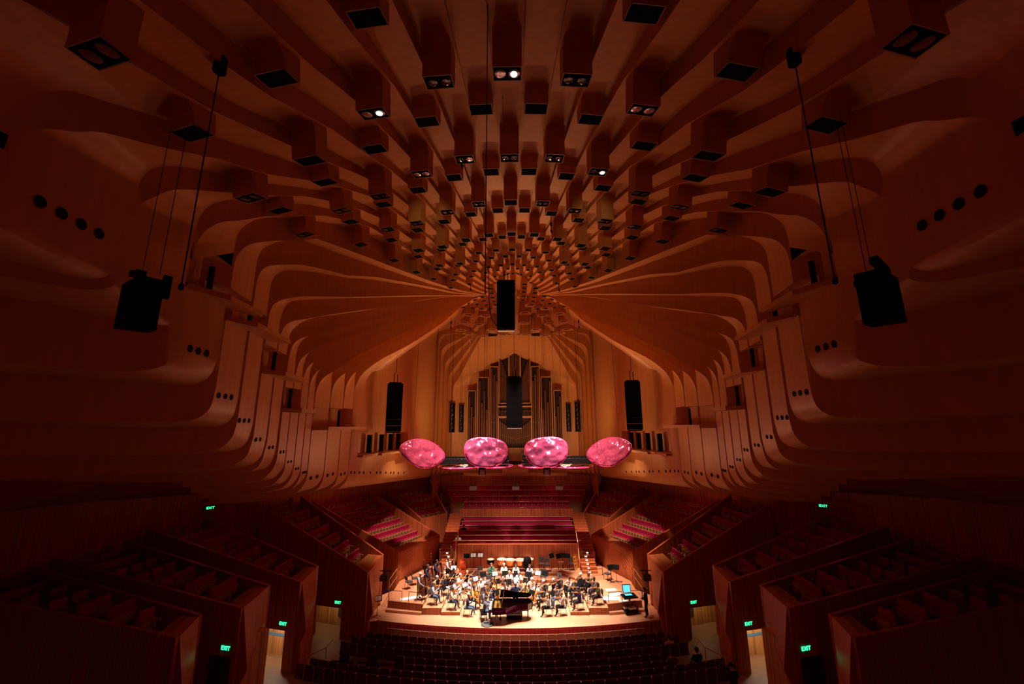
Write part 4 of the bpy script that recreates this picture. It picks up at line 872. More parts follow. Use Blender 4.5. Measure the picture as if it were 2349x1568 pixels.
# ------------------------------------------------------------------ people: one continuous skinned body per pose, shared by copies with their own clothing colours
def pose(kind):
    """joints (name -> (x, y, z)), facing +y; x is the person's right hand side positive"""
    J = {}
    sit = kind not in ('bass', 'stand', 'conduct', 'tech')
    if sit:
        hz = .53; lean = {'cello': .06, 'wind': .03, 'piano': .10, 'violin': .05, 'rest': .0, 'listen': -.06}[kind]
        J['pelvis'] = (0, 0, hz); J['waist'] = (0, lean * .3, hz + .17); J['chest'] = (0, lean * .8, hz + .38); J['neck'] = (0, lean, hz + .56)
        kx = {'cello': .27, 'violin': .15, 'wind': .13, 'piano': .14, 'rest': .11, 'listen': .12}[kind]
        for s, n in ((-1, 'l'), (1, 'r')):
            J['hip' + n] = (s * .10, .03, hz - .02); J['knee' + n] = (s * kx, .43, .50)
            fy = .36 if kind != 'violin' else (.30 if s > 0 else .46)
            J['ankle' + n] = (s * (kx + .01), fy, .09); J['toe' + n] = (s * (kx + .05), fy + .17, .04)
    else:
        lean = .07 if kind == 'bass' else .02
        J['pelvis'] = (0, 0, .94); J['waist'] = (0, .01, 1.08); J['chest'] = (0, lean * .7, 1.28); J['neck'] = (0, lean, 1.47)
        for s, n in ((-1, 'l'), (1, 'r')):
            J['hip' + n] = (s * .10, 0, .90); J['knee' + n] = (s * .12, .03 if s > 0 else .05, .49)
            J['ankle' + n] = (s * .14, -.03, .09); J['toe' + n] = (s * .17, .14, .04)
    nx, ny, nz = J['neck']
    tilt = {'violin': -.04, 'cello': .0}.get(kind, 0); ht = {'wind': .02, 'piano': .05, 'tech': .05, 'conduct': .03}.get(kind, .02)
    J['skull0'] = (nx + tilt * .4, ny + .03, nz + .075); J['skull1'] = (nx + tilt * .8, ny + .04 + ht * .4, nz + .150); J['skull2'] = (nx + tilt, ny + .02 + ht * .5, nz + .232)
    J['nose'] = (J['skull1'][0], J['skull1'][1] + .115, J['skull1'][2] - .012)
    J['earl'] = (J['skull1'][0] - .083, J['skull1'][1] - .0, J['skull1'][2]); J['earr'] = (J['skull1'][0] + .083, J['skull1'][1], J['skull1'][2])
    sz = nz - .07
    for s, n in ((-1, 'l'), (1, 'r')): J['sh' + n] = (s * .19, ny - .0, sz)
    H = {'violin': ((-.25, .20, sz - .20), (-.21, .44, sz + .03), (.33, .20, sz - .20), (.16, .42, sz - .03)),
         'cello': ((-.34, .16, sz - .16), (-.13, .27, sz + .02), (.36, .20, sz - .24), (.25, .44, sz - .33)),
         'wind': ((-.25, .10, sz - .26), (-.05, .33, sz - .10), (.25, .12, sz - .27), (.05, .38, sz - .24)),
         'piano': ((-.25, .14, sz - .26), (-.22, .46, sz - .28), (.25, .14, sz - .26), (.20, .46, sz - .28)),
         'rest': ((-.27, .04, sz - .28), (-.13, .25, sz - .40), (.27, .04, sz - .28), (.13, .27, sz - .40)),
         'listen': ((-.28, .06, sz - .26), (.04, .20, sz - .30), (.28, .06, sz - .26), (-.04, .23, sz - .33)),
         'bass': ((-.33, .22, sz - .02), (-.12, .36, sz + .17), (.30, .20, sz - .24), (.20, .43, sz - .42)),
         'stand': ((-.25, .0, sz - .29), (-.25, .08, sz - .54), (.25, 0, sz - .29), (.25, .08, sz - .54)),
         'tech': ((-.27, .04, sz - .28), (-.08, .27, sz - .33), (.27, .04, sz - .28), (.07, .28, sz - .35)),
         'conduct': ((-.30, .13, sz - .22), (-.26, .40, sz - .10), (.32, .14, sz - .18), (.30, .42, sz + .02))}[kind]
    J['ell'], J['hal'], J['elr'], J['har'] = H
    for n, s in (('l', -1), ('r', 1)):
        e, h = Vector(J['el' + n]), Vector(J['ha' + n]); d = (h - e).normalized()
        J['ha' + n] = tuple(h - d * .03); J['palm' + n] = tuple(h + d * .045)
        side = Vector((s, 0, 0)) - d * d.x * s; side = side.normalized() if side.length > .1 else Vector((0, 0, 1)); dn = d.cross(side) * s; dn = -dn if dn.z > 0 else dn
        for i, ln in enumerate((.062, .072, .066, .050)):
            b = h + d * .085 + side * (.030 - .02 * i)
            J['f%d%s' % (i, n)] = tuple(b); J['g%d%s' % (i, n)] = tuple(b + d * ln * .55 + dn * ln * .62)
        J['th' + n] = tuple(h + d * .03 - side * .045 + dn * .02); J['ti' + n] = tuple(h + d * .075 - side * .055 + dn * .035)
    E = [('pelvis', 'waist', 1), ('waist', 'chest', 1), ('chest', 'neck', 1), ('neck', 'skull0', 0), ('skull0', 'skull1', 0), ('skull1', 'skull2', 0), ('skull1', 'nose', 0), ('skull1', 'earl', 0), ('skull1', 'earr', 0)]
    for n in 'lr':
        E += [('pelvis', 'hip' + n, 2), ('hip' + n, 'knee' + n, 2), ('knee' + n, 'ankle' + n, 2), ('ankle' + n, 'toe' + n, 3), ('chest', 'sh' + n, 1), ('sh' + n, 'el' + n, 1), ('el' + n, 'ha' + n, 1), ('ha' + n, 'palm' + n, 0), ('palm' + n, 'th' + n, 0), ('th' + n, 'ti' + n, 0)]
        for i in range(4): E += [('palm' + n, 'f%d%s' % (i, n), 0), ('f%d%s' % (i, n), 'g%d%s' % (i, n), 0)]
    rad = {'pelvis': (.175, .14), 'waist': (.165, .125), 'chest': (.185, .13), 'neck': (.064, .064), 'skull0': (.078, .09), 'skull1': (.094, .108), 'skull2': (.078, .09), 'nose': (.016, .018), 'earl': (.014, .024), 'earr': (.014, .024)}
    for n in 'lr': rad.update({'hip' + n: (.10, .10), 'knee' + n: (.070, .070), 'ankle' + n: (.050, .050), 'toe' + n: (.042, .03), 'sh' + n: (.08, .076), 'el' + n: (.055, .055), 'ha' + n: (.033, .027), 'palm' + n: (.040, .022), 'th' + n: (.012, .012), 'ti' + n: (.009, .009)}); rad.update({'f%d%s' % (i, n): (.0095, .0095) for i in range(4)}); rad.update({'g%d%s' % (i, n): (.008, .008) for i in range(4)})
    return J, E, rad
BODY = {}
def body_mesh(kind):
    if kind in BODY: return BODY[kind]
    J, E, rad = pose(kind); names = list(J); idx = {n: i for i, n in enumerate(names)}
    me = bpy.data.meshes.new('body'); me.from_pydata([J[n] for n in names], [(idx[a], idx[b]) for a, b, _ in E], []); me.update()
    o = bpy.data.objects.new('tmp', me); COL.objects.link(o)
    o.modifiers.new('s', 'SKIN').use_smooth_shade = True
    sv = me.skin_vertices[0].data
    for n in names: sv[idx[n]].radius = rad[n]; sv[idx[n]].use_root = n == 'pelvis'
    ss = o.modifiers.new('b', 'SUBSURF'); ss.levels = 1; ss.render_levels = 1
    dg = bpy.context.evaluated_depsgraph_get(); out = bpy.data.meshes.new_from_object(o.evaluated_get(dg)); out.name = 'body_' + kind
    bpy.data.objects.remove(o); bpy.data.meshes.remove(me)
    segs = [(Vector(J[a]), Vector(J[b]), m) for a, b, m in E]
    mi = []
    for p in out.polygons:
        c = p.center; best = (9, 0)
        for a, b, m in segs:
            d = b - a; t = max(0, min(1, (c - a).dot(d) / max(1e-9, d.length_squared))); q = (c - a - d * t).length - {0: .04, 1: .10, 2: .075, 3: .045}[m]
            if q < best[0]: best = (q, m)
        m = best[1]
        if m == 1 and c.z > J['neck'][2] + .0: m = 0
        mi.append(m)
    out.materials.clear()
    for _ in range(4): out.materials.append(None)
    out.polygons.foreach_set('material_index', mi)
    BODY[kind] = (out, J); return BODY[kind]
SKIN = [mat('skin_light', (.66, .36, .24), .5), mat('skin_tan', (.48, .25, .15), .5), mat('skin_deep', (.22, .10, .06), .5)]
CL = {n: mat('cloth_' + n, c, .85, spec=.15, kind='plain', scale=9, var=.12) for n, c in dict(white=(.80, .77, .72), paleblue=(.48, .52, .58), navy=(.025, .03, .075), black=(.014, .013, .014), charcoal=(.05, .05, .055), grey=(.16, .16, .16), lightgrey=(.42, .40, .38),
      khaki=(.42, .30, .13), jeans=(.10, .16, .27), darkjeans=(.035, .05, .09), olive=(.14, .15, .07), green=(.06, .22, .14), mustard=(.45, .26, .06), cream=(.70, .60, .45), brown=(.12, .06, .03), pink=(.62, .38, .34)).items()}
stripe = bpy.data.materials.new('cloth_striped'); stripe.use_nodes = True; nt = stripe.node_tree
w_ = nt.nodes.new('ShaderNodeTexWave'); w_.bands_direction = 'Z'; w_.inputs['Scale'].default_value = 5.2; tc_ = nt.nodes.new('ShaderNodeTexCoord'); rp_ = nt.nodes.new('ShaderNodeValToRGB'); rp_.color_ramp.interpolation = 'CONSTANT'
rp_.color_ramp.elements[0].color = (.015, .015, .02, 1); rp_.color_ramp.elements[1].color = (.8, .78, .74, 1); rp_.color_ramp.elements[1].position = .6
nt.links.new(tc_.outputs['Object'], w_.inputs['Vector']); nt.links.new(w_.outputs['Color'], rp_.inputs['Fac']); nt.links.new(rp_.outputs['Color'], nt.nodes['Principled BSDF'].inputs['Base Color']); CL['striped'] = stripe
HAIR = {'dark': mat('hair_dark', (.012, .008, .006), .5), 'brown': mat('hair_brown', (.06, .03, .015), .5), 'blonde': mat('hair_blonde', (.45, .28, .11), .5), 'grey': mat('hair_grey', (.35, .34, .33), .6), 'white': mat('hair_white', (.75, .72, .68), .6), 'red': mat('hair_auburn', (.20, .06, .02), .5)}
SHOE = mat('shoe_leather', (.012, .010, .009), .4); SHOEW = mat('shoe_white', (.7, .68, .65), .6)
def hair_mesh(long):
    mb = MB(); rings = []
    for a in range(6):
        th = math.pi * (.03 + .5 * a / 5); z = .128 * math.cos(th); r = .112 * math.sin(th); ring = []
        for j in range(14):
            an = 2 * math.pi * j / 14; fr = max(0, math.sin(an)); zz = z
            if a == 5: zz = z + .055 * fr - .045 * max(0, -math.sin(an))
            ring.append((r * math.cos(an), r * 1.08 * math.sin(an) - .012, zz))
        rings.append(ring)
    if long:
        for k, (rr, dz) in enumerate(((.098, -.11), (.09, -.19), (.07, -.25))):
            rings.append([(rr * math.cos(2 * math.pi * j / 14), (-.03 + rr * .7 * math.sin(2 * math.pi * j / 14)) if math.sin(2 * math.pi * j / 14) < .2 else -.005, dz + (.1 - .01 * k) * max(0, math.sin(2 * math.pi * j / 14))) for j in range(14)])
    mb.loft(rings, 0); return mb
HM = {b: hair_mesh(b) for b in (0, 1)}
PERSONS = 0
def person(label, kind, x, y, z, face, top, legs, hair='brown', long=0, skin=0, shoes=0, scale=1.):
    me, J = body_mesh(kind)
    o = bpy.data.objects.new('person', me); COL.objects.link(o)
    o.location = (x, y, z); o.rotation_euler = (0, 0, face); o.scale = (scale,) * 3
    for i, m in enumerate((SKIN[skin], CL[top], CL[legs], SHOEW if shoes else SHOE)): o.material_slots[i].link = 'OBJECT'; o.material_slots[i].material = m
    tag(o, label, 'person')
    mb = MB(); mb.v = list(HM[long].v); mb.f = list(HM[long].f); mb.m = list(HM[long].m); c = Vector(J['skull1']).lerp(Vector(J['skull2']), .35)
    mb.xf(Matrix.Translation(c)); obj('hair', mb, HAIR[hair], o, smooth=True)
    mb = MB(); s1 = Vector(J['skull1'])
    for sx in (-1, 1): mb.ell(s1 + Vector((sx * .034, .088, .018)), (.012, .012, .008), 6, 4)
    obj('eyes', mb, 'ebony', o)
    mb = MB(); mb.ell(s1 + Vector((0, .083, -.05)), (.024, .012, .006), 6, 4); obj('mouth', mb, CL['pink'], o)
    return o, J
def local(o, p): return Matrix.Translation(o.location) @ o.rotation_euler.to_matrix().to_4x4() @ Matrix.Diagonal((o.scale[0],) * 3).to_4x4()
# ------------------------------------------------------------------ string instruments
def fiddle(mb, L, W, D, m=0):
    """violin-family body in the xy plane, bottom at y=0, top at y=L, figure-eight outline"""
    pr = [(0, .30), (.04, .62), (.12, .90), (.22, 1.0), (.33, .94), (.42, .70), (.50, .58), (.58, .66), (.66, .80), (.78, .84), (.88, .74), (.96, .46), (1, .16)]
    top = [(W / 2 * w, L * t) for t, w in pr]; out = top + [(-x, y) for x, y in top[::-1]]
    c = (0, L * .45); sc = lambda f: [(c[0] + (x - c[0]) * f, c[1] + (y - c[1]) * f) for x, y in out]
    mb.loft([[(x, y, -D * .5) for x, y in sc(.6)], [(x, y, -D * .42) for x, y in sc(.97)], [(x, y, -D * .35) for x, y in sc(1.)], [(x, y, D * .35) for x, y in sc(1.)], [(x, y, D * .42) for x, y in sc(.97)], [(x, y, D * .58) for x, y in sc(.5)]], m)
def instrument(kind, label, T, grp):
    L, W, D, neck, nm = {'violin': (.36, .21, .045, .27, 'violin'), 'viola': (.42, .25, .05, .30, 'viola'), 'cello': (.76, .44, .16, .62, 'cello'), 'double_bass': (1.14, .68, .26, .85, 'double_bass')}[kind]
    wood = {'violin': 'violin', 'viola': 'violin', 'cello': 'cello', 'double_bass': 'bass'}[kind]
    t = thing(nm, label, nm.replace('_', ' '), (0, 0, 0), 0, grp); t.matrix_world = T
    mb = MB(); fiddle(mb, L, W, D); obj('body', mb, wood, t, smooth=False)
    k = W / .21
    mb = MB(); mb.tube([(0, L * .62, D * .62), (0, L, D * .55), (0, L + neck, D * .45)], [.016 * k * .8, .014 * k * .8, .011 * k * .8], 6); obj('fingerboard', mb, 'ebony', t)
    mb = MB(); mb.tube([(0, L, D * .3), (0, L + neck, D * .3), (0, L + neck * 1.22, D * .05), (0, L + neck * 1.3, D * .25), (0, L + neck * 1.24, D * .45)], [.014 * k * .8, .012 * k * .8, .012 * k * .8, .012 * k * .8, .008 * k], 6); obj('neck', mb, wood, t)
    mb = MB(); mb.prism([(-.03 * k * .8, .04 * k * .6), (.03 * k * .8, .04 * k * .6), (.018 * k * .8, L * .34), (-.018 * k * .8, L * .34)], D * .6, D * .75); mb.box((0, L * .44, D * .75), (.045 * k, .008 * k, D * .5)); obj('tailpiece', mb, 'ebony', t)
    if kind in ('cello', 'double_bass'):
        mb = MB(); mb.tube([(0, 0, 0), (0, -.26 if kind == 'cello' else -.2, 0)], .009, 5); obj('endpin', mb, 'steel', t)
    return t
def bow(label, a, b):
    a, b = Vector(a), Vector(b); t = thing('bow', label, 'bow', a, 0, 'bows of the string players')
    d = b - a; mb = MB(); mb.tube([(0, 0, 0), d * .5 + Vector((0, 0, .012)), d], [.010, .009, .006], 5); obj('stick', mb, 'bowstick', t)
    mb = MB(); mb.tube([d * .04 + Vector((0, 0, -.02)), d * .98 + Vector((0, 0, -.02))], .004, 4); obj('bow_hair', mb, 'white', t)
def look(o, f, up):
    """matrix with local y along f and local z along up"""
    f = f.normalized(); x = f.cross(up).normalized(); z = x.cross(f)
    return Matrix(((x.x, f.x, z.x, o.x), (x.y, f.y, z.y, o.y), (x.z, f.z, z.z, o.z), (0, 0, 0, 1)))
# ------------------------------------------------------------------ chairs and music stands
def chair_meshes():
    s = MB(); s.box((0, 0, .46), (.44, .42, .05)); s.box((0, 0, .485), (.40, .38, .03))
    b = MB(); pts = []
    for x in range(7): pass
    rings = []
    for z, w in ((.62, .36), (.70, .42), (.82, .42), (.90, .36)): rings.append([(-w / 2, -.235 - (z - .6) * .15, z), (-w / 4, -.26 - (z - .6) * .15, z), (w / 4, -.26 - (z - .6) * .15, z), (w / 2, -.235 - (z - .6) * .15, z), (w / 2, -.20 - (z - .6) * .15, z), (-w / 2, -.20 - (z - .6) * .15, z)])
    b.loft(rings, 0)
    f = MB()
    for x in (-.2, .2): f.tube([(x, .24, .0), (x, .19, .44), (x, -.18, .44), (x, -.25, 0)], .013, 5); f.tube([(x, -.18, .44), (x * .9, -.27, .85)], .013, 5)
    f.tube([(-.2, .19, .44), (.2, .19, .44)], .013, 5); f.tube([(-.2, -.18, .44), (.2, -.18, .44)], .013, 5)
    return mesh('seat', s, 'charcoal_pad' if 0 else 'grey'), mesh('backrest', b, 'grey'), mesh('leg_frame', f, 'black')
M['grey'].node_tree.nodes['Principled BSDF'].inputs['Base Color'].default_value = (.055, .055, .06, 1)
cs_, cb_, cf_ = chair_meshes()
def chair(label, x, y, z, face, grp='orchestra chairs'):
    o = thing('orchestra_chair', label, 'chair', (x, y, z), face, grp)
    obj('seat', cs_, None, o); obj('backrest', cb_, None, o); obj('leg_frame', cf_, None, o); return o
def stand_meshes():
    d = MB(); d.box((0, .0, 1.08), (.52, .015, .34), rx=-.45); d.box((0, -.09, .93), (.52, .07, .015), rx=-.45)
    p = MB(); p.tube([(0, 0, .08), (0, 0, 1.02)], .014, 6)
    b = MB()
    for a in (90, 210, 330): b.tube([(0, 0, .12), (.26 * math.cos(R(a)), .26 * math.sin(R(a)), .015)], .012, 5)
    b.tube([(0, 0, .05), (0, 0, .3)], .02, 6)
    s = MB(); s.box((-.11, -.012, 1.085), (.2, .012, .28), rx=-.45); s.box((.11, -.012, 1.085), (.2, .012, .28), rx=-.45)
    return mesh('desk', d, 'black'), mesh('pole', p, 'black'), mesh('tripod_base', b, 'black'), mesh('sheet_music', s, 'white')
sd_, sp_, sb_, sm_ = stand_meshes()
def stand(label, x, y, z, face, music=True):
    o = thing('music_stand', label, 'music stand', (x, y, z), face, 'music stands of the orchestra')
    obj('desk', sd_, None, o); obj('pole', sp_, None, o); obj('tripod_base', sb_, None, o)
    if music: tag(obj('sheet_music', sm_, None, None, loc=(x, y, z), rz=face), 'white music sheets on the %s' % label.replace('grey music stand with lamp, ', 'grey stand ').replace('black music stand', 'stand'), 'sheet music', 'sheet music on the stands')
CX, CYY = .05, 29.5
def to_conductor(x, y): return math.atan2(-(CX - x), (CYY - y))
# (label, pose, x, y, floor, top, legs, hair, long, skin, instrument)
ORC = [
 ('man in pale blue shirt and khaki trousers leaning on a double bass, leftmost player', 'bass', -6.75, 30.75, .6, 'paleblue', 'khaki', 'white', 0, 0, 'double_bass'),
 ('double bass player in a dark shirt behind the khaki trousers', 'bass', -6.55, 32.2, .6, 'navy', 'darkjeans', 'brown', 0, 1, 'double_bass'),
 ('double bass player in navy with a dark cap of hair, third from the left', 'bass', -6.1, 33.3, .6, 'navy', 'black', 'dark', 0, 1, 'double_bass'),
 ('woman in white blouse and black skirt with the rearmost double bass', 'bass', -5.3, 33.9, .6, 'white', 'black', 'brown', 1, 0, 'double_bass'),
 ('blonde viola player in slate top and blue jeans at the left riser edge', 'violin', -5.7, 30.5, .4, 'paleblue', 'jeans', 'blonde', 0, 0, 'viola'),
 ('viola player in pink top behind the blue jeans at left', 'violin', -5.75, 31.7, .4, 'pink', 'charcoal', 'grey', 0, 0, 'viola'),
 ('long-haired viola player in black top and pale jeans, left riser', 'violin', -5.05, 32.1, .4, 'black', 'paleblue', 'blonde', 1, 0, 'viola'),
 ('man in black polo shirt seated by the basses', 'violin', -4.75, 33.2, .4, 'black', 'charcoal', 'dark', 0, 2, 'viola'),
 ('viola player in white shirt and light trousers behind the cream blouse', 'violin', -4.35, 31.6, .2, 'white', 'lightgrey', 'brown', 0, 0, 'viola'),
 ('woman in cream blouse and dark jeans at the left edge of the low riser', 'violin', -4.35, 30.2, .2, 'cream', 'darkjeans', 'brown', 0, 0, 'viola'),
 ('grey-haired viola player in white on the low left riser', 'violin', -4.2, 32.8, .2, 'white', 'khaki', 'grey', 0, 0, 'viola'),
 ('blonde woman in black top and pale jeans, back of the low left riser', 'violin', -3.75, 33.4, .2, 'black', 'paleblue', 'blonde', 1, 0, 'violin'),
 ('grey-haired player in navy jumper and blue jeans at the front left', 'violin', -3.2, 29.75, 0, 'navy', 'jeans', 'grey', 0, 0, 'violin'),
 ('dark-haired cellist in mustard top at the front left', 'cello', -2.95, 31.0, 0, 'mustard', 'black', 'dark', 1, 0, 'cello'),
 ('player in loose white shirt bending over papers, left of centre', 'rest', -2.5, 32.2, 0, 'white', 'lightgrey', 'grey', 0, 0, None),
 ('player in grey shirt and light jeans behind the pianist', 'violin', -2.15, 30.55, 0, 'grey', 'jeans', 'dark', 0, 1, 'violin'),
 ('pianist in grey jumper and jeans seated at the grand piano keyboard', 'piano', -2.05, 29.15, 0, 'grey', 'jeans', 'brown', 0, 1, None),
 ('cellist in navy top with an orange cello beside the piano lid', 'cello', -1.55, 31.0, 0, 'navy', 'paleblue', 'blonde', 0, 0, 'cello'),
 ('dark-haired cellist behind the navy-topped cellist', 'cello', -1.75, 32.5, 0, 'brown', 'black', 'dark', 1, 0, 'cello'),
 ('conductor in navy jacket standing on the podium behind the piano', 'conduct', .04, 29.6, .3, 'navy', 'black', 'grey', 0, 1, None),
 ('horn player in white shirt at the back, left of the timpani gap', 'wind', -.9, 34.4, .4, 'white', 'lightgrey', 'white', 0, 0, 'horn'),
 ('wind player in white shirt at the back before the middle timpani', 'wind', .05, 34.4, .4, 'white', 'charcoal', 'brown', 0, 0, 'clarinet'),
 ('auburn-haired woman in green top in the back row', 'wind', -1.9, 34.4, .4, 'green', 'charcoal', 'red', 1, 0, 'flute'),
 ('flautist in white in the middle wind row, left', 'wind', -.45, 33.35, .2, 'white', 'charcoal', 'blonde', 1, 0, 'flute'),
 ('oboist in white in the middle wind row, right of the flautist', 'wind', .28, 33.35, .2, 'white', 'black', 'grey', 0, 0, 'oboe'),
 ('wind player in slate grey shirt at the right of the middle row', 'wind', 1.15, 34.1, .4, 'paleblue', 'charcoal', 'brown', 0, 0, 'clarinet'),
 ('cellist in grey top to the left of the conductor', 'cello', -.75, 31.6, 0, 'lightgrey', 'charcoal', 'brown', 1, 0, 'cello'),
 ('viola player in pink behind the conductor', 'violin', .3, 32.3, 0, 'pink', 'charcoal', 'brown', 0, 0, 'viola'),
 ('cellist in olive top to the right of the conductor', 'cello', .75, 31.4, 0, 'olive', 'black', 'blonde', 0, 0, 'cello'),
 ('white-clad player behind the right-hand cellist', 'violin', 1.25, 32.6, 0, 'white', 'jeans', 'white', 0, 0, 'viola'),
 ('cellist in white shirt right of the piano lid', 'cello', 1.55, 31.6, 0, 'white', 'paleblue', 'brown', 0, 0, 'cello'),
 ('violinist in charcoal top, second desk right of centre', 'violin', 2.1, 32.2, 0, 'charcoal', 'black', 'white', 0, 0, 'violin'),
 ('violinist in black top at the back of the right strings', 'violin', 2.85, 32.4, 0, 'black', 'charcoal', 'grey', 0, 0, 'violin'),
 ('dark-haired violinist with raised bow on the right riser', 'violin', 3.3, 33.2, 0, 'charcoal', 'black', 'dark', 0, 1, 'violin'),
 ('violinist in white with dark hair on the low right riser', 'violin', 4.0, 32.1, .2, 'white', 'charcoal', 'dark', 0, 0, 'violin'),
 ('violinist in dark blouse beside the tail of the piano', 'violin', 1.95, 30.9, 0, 'charcoal', 'black', 'brown', 0, 0, 'violin'),
 ('violinist in black and white striped top at the front right', 'violin', 2.25, 29.75, 0, 'striped', 'black', 'blonde', 0, 0, 'violin'),
 ('violinist in pale grey blouse and black trousers at the front right', 'violin', 3.2, 29.85, 0, 'lightgrey', 'black', 'red', 0, 0, 'violin'),
 ('violinist in grey behind the pale grey blouse', 'violin', 3.0, 31.2, 0, 'grey', 'jeans', 'brown', 0, 0, 'violin'),
 ('violinist in charcoal jumper on the low right riser', 'violin', 4.3, 31.2, .2, 'charcoal', 'grey', 'dark', 0, 1, 'violin'),
 ('violinist in navy jacket at the front edge of the low right riser', 'violin', 4.4, 30.15, .2, 'navy', 'charcoal', 'dark', 0, 1, 'violin'),
 ('white-haired violinist in navy at the rear right', 'violin', 4.95, 32.9, .2, 'navy', 'black', 'white', 0, 0, 'violin'),
 ('dark-haired violinist in grey-green on the right riser', 'violin', 5.45, 32.3, .4, 'olive', 'black', 'dark', 0, 1, 'violin'),
 ('violinist in pale green jacket at the right edge of the riser', 'violin', 5.75, 30.45, .4, 'olive', 'charcoal', 'brown', 1, 0, 'violin'),
 ('violinist in grey top beside the pale green jacket', 'violin', 5.7, 31.5, .4, 'grey', 'darkjeans', 'brown', 1, 0, 'violin'),
]
for i, (label, kind, x, y, z, top, legs, hr, lg, sk, ins) in enumerate(ORC):
    fc = to_conductor(x, y)
    if kind == 'piano': fc = R(-78)
    if kind == 'conduct': fc = R(2)
    if kind == 'bass': fc = R(-105)
    if i == 14: fc = R(40)
    o, J = person(label, kind, x, y, z, fc, top, legs, hr, lg, sk, shoes=i in (12, 30, 34), scale=1.0 if i % 3 else .97)
    bpy.context.view_layer.update(); Wm = o.matrix_world.copy(); W = lambda p: Wm @ Vector(p); D = lambda v: (Wm.to_3x3() @ Vector(v)).normalized()
    short = label.split(',')[0]
    own = ' '.join(short.replace('man in', 'the man in').split()[:9])
    if kind not in ('bass', 'conduct', 'piano'):
        chair('dark chair under the %s' % own, x, y, z, fc)
    if ins in ('violin', 'viola'):
        a = Vector(J['shl']) + Vector((.07, .06, .055)); b = Vector(J['hal']) + Vector((.01, .02, .07)); f = b - a
        T = look(W(a), D(f), Vector((0, 0, 1))); instrument(ins, '%s held by the %s' % (ins, own), T, 'violins and violas')
        h = Vector(J['palmr']); c = a + f.normalized() * .30 + Vector((0, 0, .05)); bow('bow of the %s' % own, W(h + (h - c) * .12), W(c + (c - h).normalized() * .38))
    elif ins == 'cello':
        T = look(W((-.02, .50, .27)), D((-.10, -.30, .95)), D((0, 1, .3))); instrument('cello', 'orange cello held by the %s' % own, T, 'cellos')
        h = Vector(J['palmr']); c = Vector((-.03, .5, .62)); bow('bow of the %s' % own, W(h), W(c + (c - h).normalized() * .42))
    elif ins == 'double_bass':
        T = look(W((-.08, .44, .22)), D((-.10, -.14, .98)), D((.35, .95, .1))); instrument('double_bass', 'brown double bass held by the %s' % own, T, 'double basses')
        h = Vector(J['palmr']); c = Vector((.0, .56, .86)); bow('bow of the %s' % own, W(h), W(c + (c - h).normalized() * .4))
    elif ins in ('clarinet', 'oboe', 'flute'):
        m1 = MB(); mo = Vector(J['skull1']) + Vector((0, .10, -.05))
        if ins == 'flute': A_, B_ = W(mo + Vector((-.08, .01, 0))), W(mo + Vector((.5, .05, -.12)))
        else: A_, B_ = W(mo), W(Vector(J['palmr']) + Vector((-.03, .08, -.12)))
        t = thing(ins, '%s held by the %s' % (ins, own), ins, A_); d = B_ - A_
        m1.tube([(0, 0, 0), d * .9, d], [.011, .013, .018 if ins == 'flute' else .03], 7); obj('tube', m1, 'chrome' if ins == 'flute' else 'ebony', t)
        m1 = MB()
        for q in range(5): m1.box(d * (.25 + .13 * q) + Vector((0, 0, .016)), (.02, .02, .012))
        obj('keys', m1, 'chrome', t)
    elif ins == 'horn':
        t = thing('french_horn', 'brass horn held by the %s' % own, 'horn', W((.12, .34, .80))); m1 = MB()
        m1.tube([(.14 * math.cos(a * .5), .03 * math.sin(a), .14 * math.sin(a * .5)) for a in range(13)], .018, 6); obj('coil', m1, 'brass', t)
        m1 = MB(); m1.tube([(.05, 0, -.1), (.2, -.12, -.16), (.28, -.22, -.2)], [.02, .06, .15], 10, cap=False); obj('bell', m1, 'brass', t)
    elif kind == 'conduct':
        h = Vector(J['palmr']); bt = thing('baton', 'white conducting baton in the right hand of the conductor', 'baton', W(h)); m1 = MB(); d = D((-.2, .9, .35)) * .36; m1.tube([(0, 0, 0), d], [.006, .003], 5); obj('shaft', m1, 'white', bt)
# others on and around the stage
person('technician in black jumper and dark jeans standing at the right edge of the stage', 'tech', 8.7, 29.5, 0, R(60), 'black', 'darkjeans', 'dark', 0, 1)
person('man in white shirt sitting at the left end of the front choir bench', 'rest', -5.0, 37.62, 1.72, R(180), 'white', 'darkjeans', 'brown', 0, 0)
person('person in black sitting at the left in the third choir bench row', 'rest', -4.75, 39.45, 2.1, R(180), 'black', 'black', 'dark', 0, 0)
person('person in pale top among the right stalls near the side aisle', 'listen', 8.7, 25.55, -.62, R(5), 'cream', 'charcoal', 'dark', 0, 0)
person('person in grey top in the dark right stalls behind the sound gap', 'listen', 7.9, 23.0, -.15, R(5), 'grey', 'charcoal', 'dark', 0, 0)
person('person in black by the aisle rail in the right stalls', 'listen', 9.3, 23.3, -.15, R(10), 'black', 'black', 'dark', 0, 0)
person('person holding a lit phone at the right end of the rear stalls row', 'tech', 10.3, 21.7, -.45, R(10), 'charcoal', 'black', 'dark', 0, 0)
ph_ = MB(); ph_.box((0, 0, 0), (.09, .012, .16), rx=.6); ph_.box((0, -.01, .004), (.08, .004, .145), rx=.6, m=1); tag(obj('phone', ph_, ['black', 'screen'], loc=(10.23, 21.93, .70)), 'small glowing blue phone in the right rear stalls', 'phone')
# ------------------------------------------------------------------ grand piano (keyboard to the left, lid raised towards the orchestra)
pn = thing('grand_piano', 'black lacquered grand piano with raised lid at the front of the stage', 'grand piano', (-1.45, 29.05, 0), 0)
plan = [(0, -.75), (0, .75), (.35, .75), (.9, .76), (1.5, .74), (2.1, .62), (2.55, .35), (2.68, .05), (2.6, -.25), (2.3, -.45), (1.7, -.52), (1.1, -.62), (.7, -.74), (.35, -.75)]
